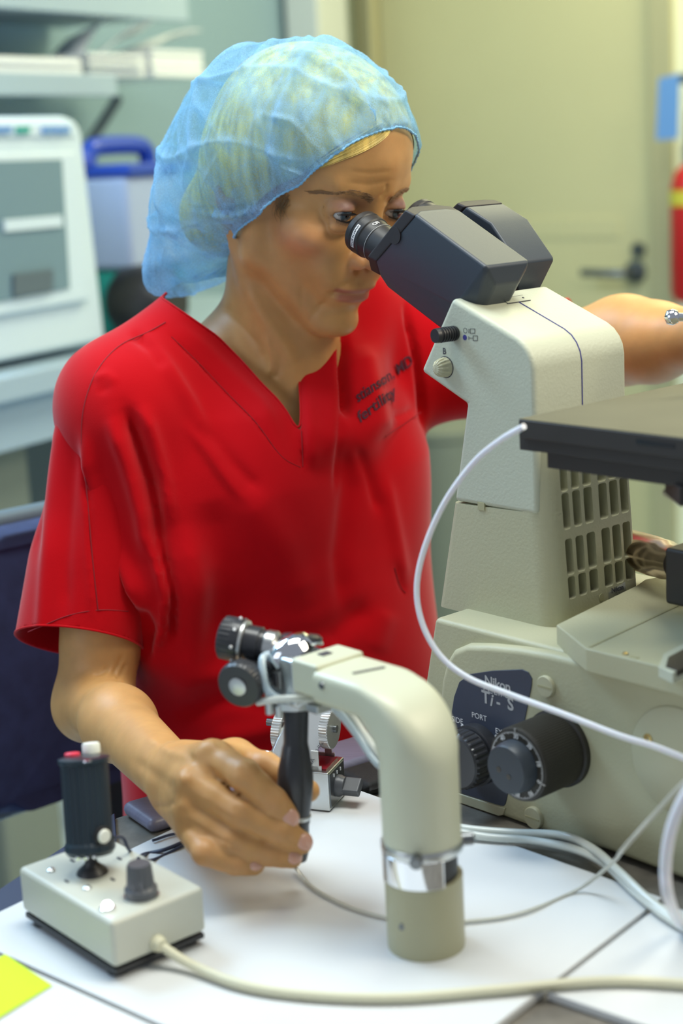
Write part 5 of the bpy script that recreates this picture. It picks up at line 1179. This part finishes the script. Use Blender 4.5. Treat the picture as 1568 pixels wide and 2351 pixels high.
# embroidery following the cloth
def embroider(s, pts, size):
    V, F = text(s, size, (0, 0, 0), (1, 0, 0), (0, 1, 0), align='LEFT', bold=.0002); (x0, y0), (x1, y1) = pts; L = V[:, 0].max()
    out = []
    ex = np.array([x1-x0, y1-y0], float); ln = np.linalg.norm(ex); ex /= ln; ey = np.array([ex[1]*.55-.0, -1.0]); 
    for p in V:
        c = np.array([x0, y0])+ex*ln*p[0]/L+ey*p[1]*2500; out.append(oncloth(c[0], c[1], .0010))
    part('embroidery', (np.array(out), F), 'embroidery', top_, smooth=False)
embroider('stianson, MD', ((818, 915), (944, 826)), .0135); embroider('fertility', ((822, 962), (906, 896)), .0135)

# ------------------------------------------------------------ trousers and shoes under the table
def trouser_sdf(P):
    d = None
    for s in (-1, 1):
        hip, kn, an = wld(-1.20, .93+.085*s, .53), wld(-.78, .93+.13*s, .54), wld(-.86, .93+.13*s, .09)
        e = smin(sd_cone(P, hip, kn, .090, .066), sd_cone(P, kn, an, .064, .052), .04); d = e if d is None else smin(d, e, .02)
    return np.maximum(smin(d, sd_ell(np.stack([P@v3(A3), P@v3(W3), P[:, 2]], 1), (-1.20, .93, .56), (.12, .175, .09)), .03), f32(.06)-P[:, 2])
v_, f_ = sculpt([Group(trouser_sdf, wld(-1.02, .93, .36), .55)], .008); part('scrub_trousers', (relax(v_, f_, 3), f_), 'red_scrub', per, sharp=181)
for s in (-1, 1):
    c = wld(-.83, .93+.13*s, .045); part('shoe', ellip_geo(c+Z3*.0, (.13, .045, .044), (A3, W3, Z3)), 'print_white', per, sharp=181)

# ------------------------------------------------------------ her chair
chx = wld(-1.30, .93, 0)
ch = thing('office_chair', wld(-1.22, .93, 0), 'navy office chair with a rounded backrest behind the seated person', 'chair')
ab = -1.425
bp = [ona(x, y, ab) for x, y in ((150, 1150), (148, 1780), (120, 1812), (60, 1850), (0, 1868), (-120, 1860), (-190, 1810), (-210, 1500), (-180, 1230), (-110, 1195), (-40, 1200), (60, 1185))]
bw = ona(140, 1500, ab)
c2 = loc(ona(-30, 1530, ab)); 
rr_ = rrect(.44, .40, .10, 8); wcen = .905; zlo = ona(10, 1862, ab)[2]; zhi = ona(40, 1196, ab)[2]
rr_ = rrect(.46, zhi-zlo, .09, 8)
PB = [wld(ab-.05*(p[0]/.23)**2*-1, wcen+p[0], (zlo+zhi)/2+p[1]) for p in rr_]
part('backrest', prism(PB, -A3*.055), 'navy_fabric', ch, bevel=.018, seg=4)
part('back_trim', tube(np.array(PB+PB[:1])-A3*.028, .012, 10, cap=False), 'chair_trim', ch)
part('seat', wbox(-1.40, -.96, .70, 1.16, .385, .455), 'navy_fabric', ch, bevel=.025, seg=4)
part('back_stem', box(wld(-1.50, .92, .50), A3*.010, W3*.03, Z3*.16), 'black_plastic', ch, bevel=.004)
part('stem_link', wbox(-1.50, -1.2, .89, .95, .345, .384), 'black_plastic', ch, bevel=.004)
part('gas_post', lathe([(.028, 0), (.028, .16), (.02, .161), (.02, .30)], wld(-1.20, .93, .085), Z3, 24), 'black_plastic', ch)
for k in range(5):
    t = 2*math.pi*k/5+.3; e = np.array([math.cos(t), math.sin(t), 0]); b_ = wld(-1.20, .93, 0)
    part('base_arm', tube([b_+e*.02+Z3*.10, b_+e*.28+Z3*.075], np.array([.022, .014]), 10), 'black_plastic', ch)
    part('caster', lathe([(.027, -.018), (.03, -.014), (.03, .014), (.027, .018)], b_+e*.285+Z3*.0302, np.cross(e, Z3), 20), 'black_plastic', ch)
# ------------------------------------------------------------ hair and bouffant cap
def hair_sdf(P):
    q = tohead(P); s = q.copy(); s[:, 1] = np.abs(s[:, 1])
    d = sd_ell(s, (-80, 0, 33), (98, 77, 80)); d = smin(d, sd_ell(s, (-96, 0, -6), (84, 76, 62)), 30)
    d = smin(d, sd_ell(q, (-160, -6, -66), (40, 46, 38)), 40)        # gathered hair at the nape
    return d*f32(.001)
def edge_t(f, l):      # height of the elastic edge as it runs back round the head
    return np.interp(f, [-230, -205, -185, -150, -125, -110, -90, -72, -56, -49, -39, -24, -8, 4, 10, 20, 40], [-182, -170, -160, -132, -116, -96, -64, -38, -22, -12, 0, 13, 40, 66, 85, 97, 100])+np.where(l > 0, 4, 0)
hv, hf = sculpt([G(hair_sdf, [hd(-86, 0, 38), hd(-150, 0, -60)], .125)], .004); hv = relax(hv, hf, 2)
q = tohead(hv); g = q[:, 2]-edge_t(q[:, 0], q[:, 1])-9
hv, hf, _ = clip(hv, hf, g); part('hair', (hv, hf), 'hair', per, sharp=181)
mat('temple_hair', (.22, .13, .05), .6)
# swept fringe below the cap edge, lock by lock
g = []; rs = random.Random(5)
def headskin(f0, l0, t0):   # march inwards to the skin
    return None
for k in range(240):
    u = rs.random(); v = rs.random(); a = np.array((870+26*u+rs.uniform(-3, 3), 282+10*v-u*4)); 
    L0 = np.array([[898, 286], [888, 310], [862, 332], [824, 352], [778, 370], [737, 386], [706, 400]], float); U0 = np.array([[868, 286], [845, 298], [815, 316], [785, 335], [757, 352], [735, 368], [712, 386]], float)
    w = rs.random(); ln = rs.uniform(.55, 1.0); P = U0*(1-w)+L0*w; P = P[:max(3, int(round(ln*7)))]+np.array([rs.uniform(-1.5, 1.5), rs.uniform(-1.5, 1.5)])
    g.append(P)
bp_, bz_ = pix(BV); bface = (BN*(CAM-BV)).sum(1) > 0; hm_ = (np.linalg.norm(BV-hd(-40, 0, 0), axis=1) < .17) & bface
hp2, hz2, hn2 = bp_[hm_], bz_[hm_], BN[hm_]
def onskin(x, y, lift):
    d = np.hypot(hp2[:, 0]-x, hp2[:, 1]-y); k = np.argsort(d)[:6]; return at(x, y, float(hz2[k].mean()))+hn2[k].mean(0)*lift
gg = []
for P in g:
    lf = rs.uniform(.0008, .0034); Q = np.array([onskin(x, y, lf*(1-.6*i/len(P))) for i, (x, y) in enumerate(P)]); Q = smoothpath(Q, 3); gg.append(tube(Q, np.linspace(.00042, .00012, len(Q)), 4))
part('fringe', merge(*gg), 'hair', per, kind='stuff')
gg = []
for k in range(45):     # wisps at the temple
    x0, y0 = rs.uniform(640, 668), rs.uniform(440, 470); P = [(x0, y0), (x0-rs.uniform(4, 14), y0+rs.uniform(14, 26)), (x0-rs.uniform(2, 16), y0+rs.uniform(30, 48))]
    gg.append(tube(smoothpath(np.array([onskin(x, y, .0012) for x, y in P]), 3), np.linspace(.00022, .00007, 7), 4))
part('temple_wisps', merge(*gg), 'temple_hair', per, kind='stuff')
def cap_sdf(P):
    q = tohead(P)
    d = sd_ell(q, (-84, 0, 36), (100, 82, 78)); d = smin(d, sd_ell(q, (-122, -4, 6), (92, 86, 86)), 26)
    d = smin(d, sd_ell(q, (-160, -14, -58), (58, 70, 62)), 36)       # sagging bag
    d = smin(d, sd_ell(q, (-172, -24, -122), (36, 46, 46)), 26)
    return d*f32(.001)
cv_, cf_ = sculpt([G(cap_sdf, [hd(-84, 0, 40), hd(-165, -10, -70)], .15)], .0022); cv_ = relax(cv_, cf_, 3)
q = tohead(cv_); g = q[:, 2]-edge_t(q[:, 0], q[:, 1]); 
cv_, cf_, ccut = clip(cv_, cf_, g)
q = tohead(cv_); g = q[:, 2]-edge_t(q[:, 0], q[:, 1])
ct = fan(cf_); cn = vnormals(cv_, ct); cc = hd(-100, 0, 20); cn = cn if (cn*(cv_-cc)).sum() > 0 else -cn
# gather towards the elastic: pull in to the scalp, pleats run up from it
dist = np.clip(g, 0, None); pull = np.exp(-(dist/16)**2)
ang = np.arctan2(q[:, 1]*1.0, q[:, 0]+95)*1.0
arc = np.arctan2(q[:, 1], q[:, 0]+90+q[:, 2]*.4)
def pleat(x): return np.abs(np.mod(x, 1)-.5)*2-.5
wob = .35*np.sin(arc*9+1)+.3*np.sin(arc*17+2.)
pl_ = pleat(arc*7.2+wob+dist*.004)*np.exp(-dist/42)*.0050+pleat(arc*17+1.7*wob)*np.exp(-dist/20)*.0026
def ridged(x): return (1-np.abs(np.sin(x)))**6
wx = q[:, 0]+9*np.sin(q[:, 2]*.045+1)+6*np.sin(q[:, 1]*.05); wz = q[:, 2]+9*np.sin(q[:, 0]*.04+2)+6*np.sin(q[:, 1]*.045+1)
fold = ridged(wx*.034+wz*.026+.4)*.9+ridged(wz*.048-wx*.015+1.1)*.8+ridged(wx*.075+wz*.02+q[:, 1]*.03)*.45+ridged(wz*.09+wx*.045+2)*.35
rn2 = (fold-.35)*.0056; rn = np.sin(wx*.05)*np.sin(wz*.055+1)*.0016
def off_scalp(V, clear, D=None):
    d_ = np.minimum(head_sdf(V.astype(f32)), hair_sdf(V.astype(f32))+f32(.002)); return np.clip(clear-d_, 0, None)
cv_ = cv_-cn*(pull*.0075)[:, None]
rad = cv_-hd(-85, 0, 10); rad /= np.linalg.norm(rad, axis=1)[:, None]
for _ in range(4):      # the sheet lies on the hair and the scalp, never inside them
    cv_ = cv_+rad*(off_scalp(cv_, .0040)*1.0)[:, None]; cv_ = relax(cv_, ct, 2, .4, keep=ccut)
cn = vnormals(cv_, ct); cn = cn if (cn*(cv_-cc)).sum() > 0 else -cn
cv_ = cv_+cn*((pl_+.0022*np.exp(-dist/42))*np.clip(dist/5, .25, 1)+(rn+rn2+.0012)*np.clip(dist/40, 0, 1))[:, None]
cn = vnormals(cv_, ct); cn = cn if (cn*(cv_-cc)).sum() > 0 else -cn
capf = [([(700, 120), (770, 175), (830, 240), (870, 300)], 9, .0050), ([(640, 110), (720, 130), (800, 190), (860, 250)], 12, .0040), ([(590, 250), (580, 330), (570, 420)], 10, .0035), ([(600, 262), (670, 280), (720, 330), (760, 375)], 7, .0035), ([(430, 480), (520, 500), (600, 480), (640, 460)], 8, .0050), ([(350, 520), (420, 545), (500, 560), (570, 545)], 9, .0055), ([(380, 610), (440, 640), (500, 620)], 9, .0045), ([(390, 640), (430, 660), (480, 655)], 8, -.0040), ([(360, 560), (420, 590), (500, 590)], 12, -.0050), ([(420, 470), (500, 485), (580, 470)], 10, -.0040), ([(450, 230), (440, 340), (420, 440)], 8, .0035), ([(520, 330), (480, 400), (450, 470)], 7, .0030), ([(760, 300), (770, 330), (785, 348)], 5, .0035), ([(700, 300), (720, 350), (738, 385)], 5, .0035), ([(840, 230), (850, 270), (862, 296)], 5, .0040), ([(880, 220), (890, 255), (893, 280)], 5, .0040), ([(640, 380), (680, 400), (700, 402)], 6, .0035), ([(350, 640), (370, 660), (395, 676)], 7, .0030)]
cv_ = carve(cv_, cn, capf); cv_ = relax(cv_, ct, 2, .35, keep=ccut)
m = bpy.data.materials.new('bouffant'); m.use_nodes = True; nt = m.node_tree; N = nt.nodes; Lk = nt.links
for nd in list(N): N.remove(nd)
out = N.new('ShaderNodeOutputMaterial'); mx = N.new('ShaderNodeMixShader'); tr = N.new('ShaderNodeBsdfTransparent'); df = N.new('ShaderNodeBsdfDiffuse'); tl = N.new('ShaderNodeBsdfTranslucent'); m2 = N.new('ShaderNodeMixShader')
df.inputs[0].default_value = (.33, .58, .88, 1); tl.inputs[0].default_value = (.30, .62, .90, 1); tr.inputs[0].default_value = (.80, .93, 1, 1); m2.inputs[0].default_value = .35
tc = N.new('ShaderNodeTexCoord'); n1 = N.new('ShaderNodeTexNoise'); n1.inputs['Scale'].default_value = 900; n1.inputs['Detail'].default_value = 3; n2 = N.new('ShaderNodeTexNoise'); n2.inputs['Scale'].default_value = 26; n2.inputs['Detail'].default_value = 4; n2.inputs['Distortion'].default_value = 1.5
Lk.new(tc.outputs['Object'], n1.inputs['Vector']); Lk.new(tc.outputs['Object'], n2.inputs['Vector'])
r1 = N.new('ShaderNodeMapRange'); r1.inputs[1].default_value = .3; r1.inputs[2].default_value = .7; r1.inputs[3].default_value = -.22; r1.inputs[4].default_value = .22; Lk.new(n1.outputs['Fac'], r1.inputs[0])
r2 = N.new('ShaderNodeMapRange'); r2.inputs[1].default_value = .35; r2.inputs[2].default_value = .65; r2.inputs[3].default_value = .20; r2.inputs[4].default_value = .56; Lk.new(n2.outputs['Fac'], r2.inputs[0])
ad = N.new('ShaderNodeMath'); ad.operation = 'ADD'; ad.use_clamp = True; Lk.new(r1.outputs[0], ad.inputs[0]); Lk.new(r2.outputs[0], ad.inputs[1])
at_ = N.new('ShaderNodeAttribute'); at_.attribute_name = 'fold'; a2 = N.new('ShaderNodeMath'); a2.operation = 'MULTIPLY_ADD'; a2.use_clamp = True; a2.inputs[1].default_value = .40; Lk.new(at_.outputs['Fac'], a2.inputs[0]); Lk.new(ad.outputs[0], a2.inputs[2])
Lk.new(a2.outputs[0], mx.inputs[0]); Lk.new(tr.outputs[0], mx.inputs[1]); Lk.new(m2.outputs[0], mx.inputs[2]); Lk.new(df.outputs[0], m2.inputs[1]); Lk.new(tl.outputs[0], m2.inputs[2]); Lk.new(mx.outputs[0], out.inputs[0])
MATS['bouffant'] = m
mat('elastic', (.22, .48, .72), .8)
cap_ = part('hair_cap', (cv_, cf_), 'bouffant', per, sharp=181, label='sheer blue bouffant hair cap')
fa = cap_.data.attributes.new('fold', 'FLOAT', 'POINT'); fa.data.foreach_set('value', np.clip(fold*np.clip(dist/30, 0, 1)+np.abs(pl_)*160+pull*.7, 0, 1).astype(f32))
lp_ = boundary_loops(cf_)[0]; P = cv_[lp_]; k = 5
Ps = np.stack([np.convolve(np.concatenate([P[-k:, j], P[:, j], P[:k, j]]), np.ones(k)/k, 'same')[k:-k] for j in range(3)], 1)
part('elastic_edge', tube(np.concatenate([Ps, Ps[:1]]), .0010+.0004*np.sin(np.arange(len(Ps)+1)*1.9), 6, cap=False), 'elastic', cap_)
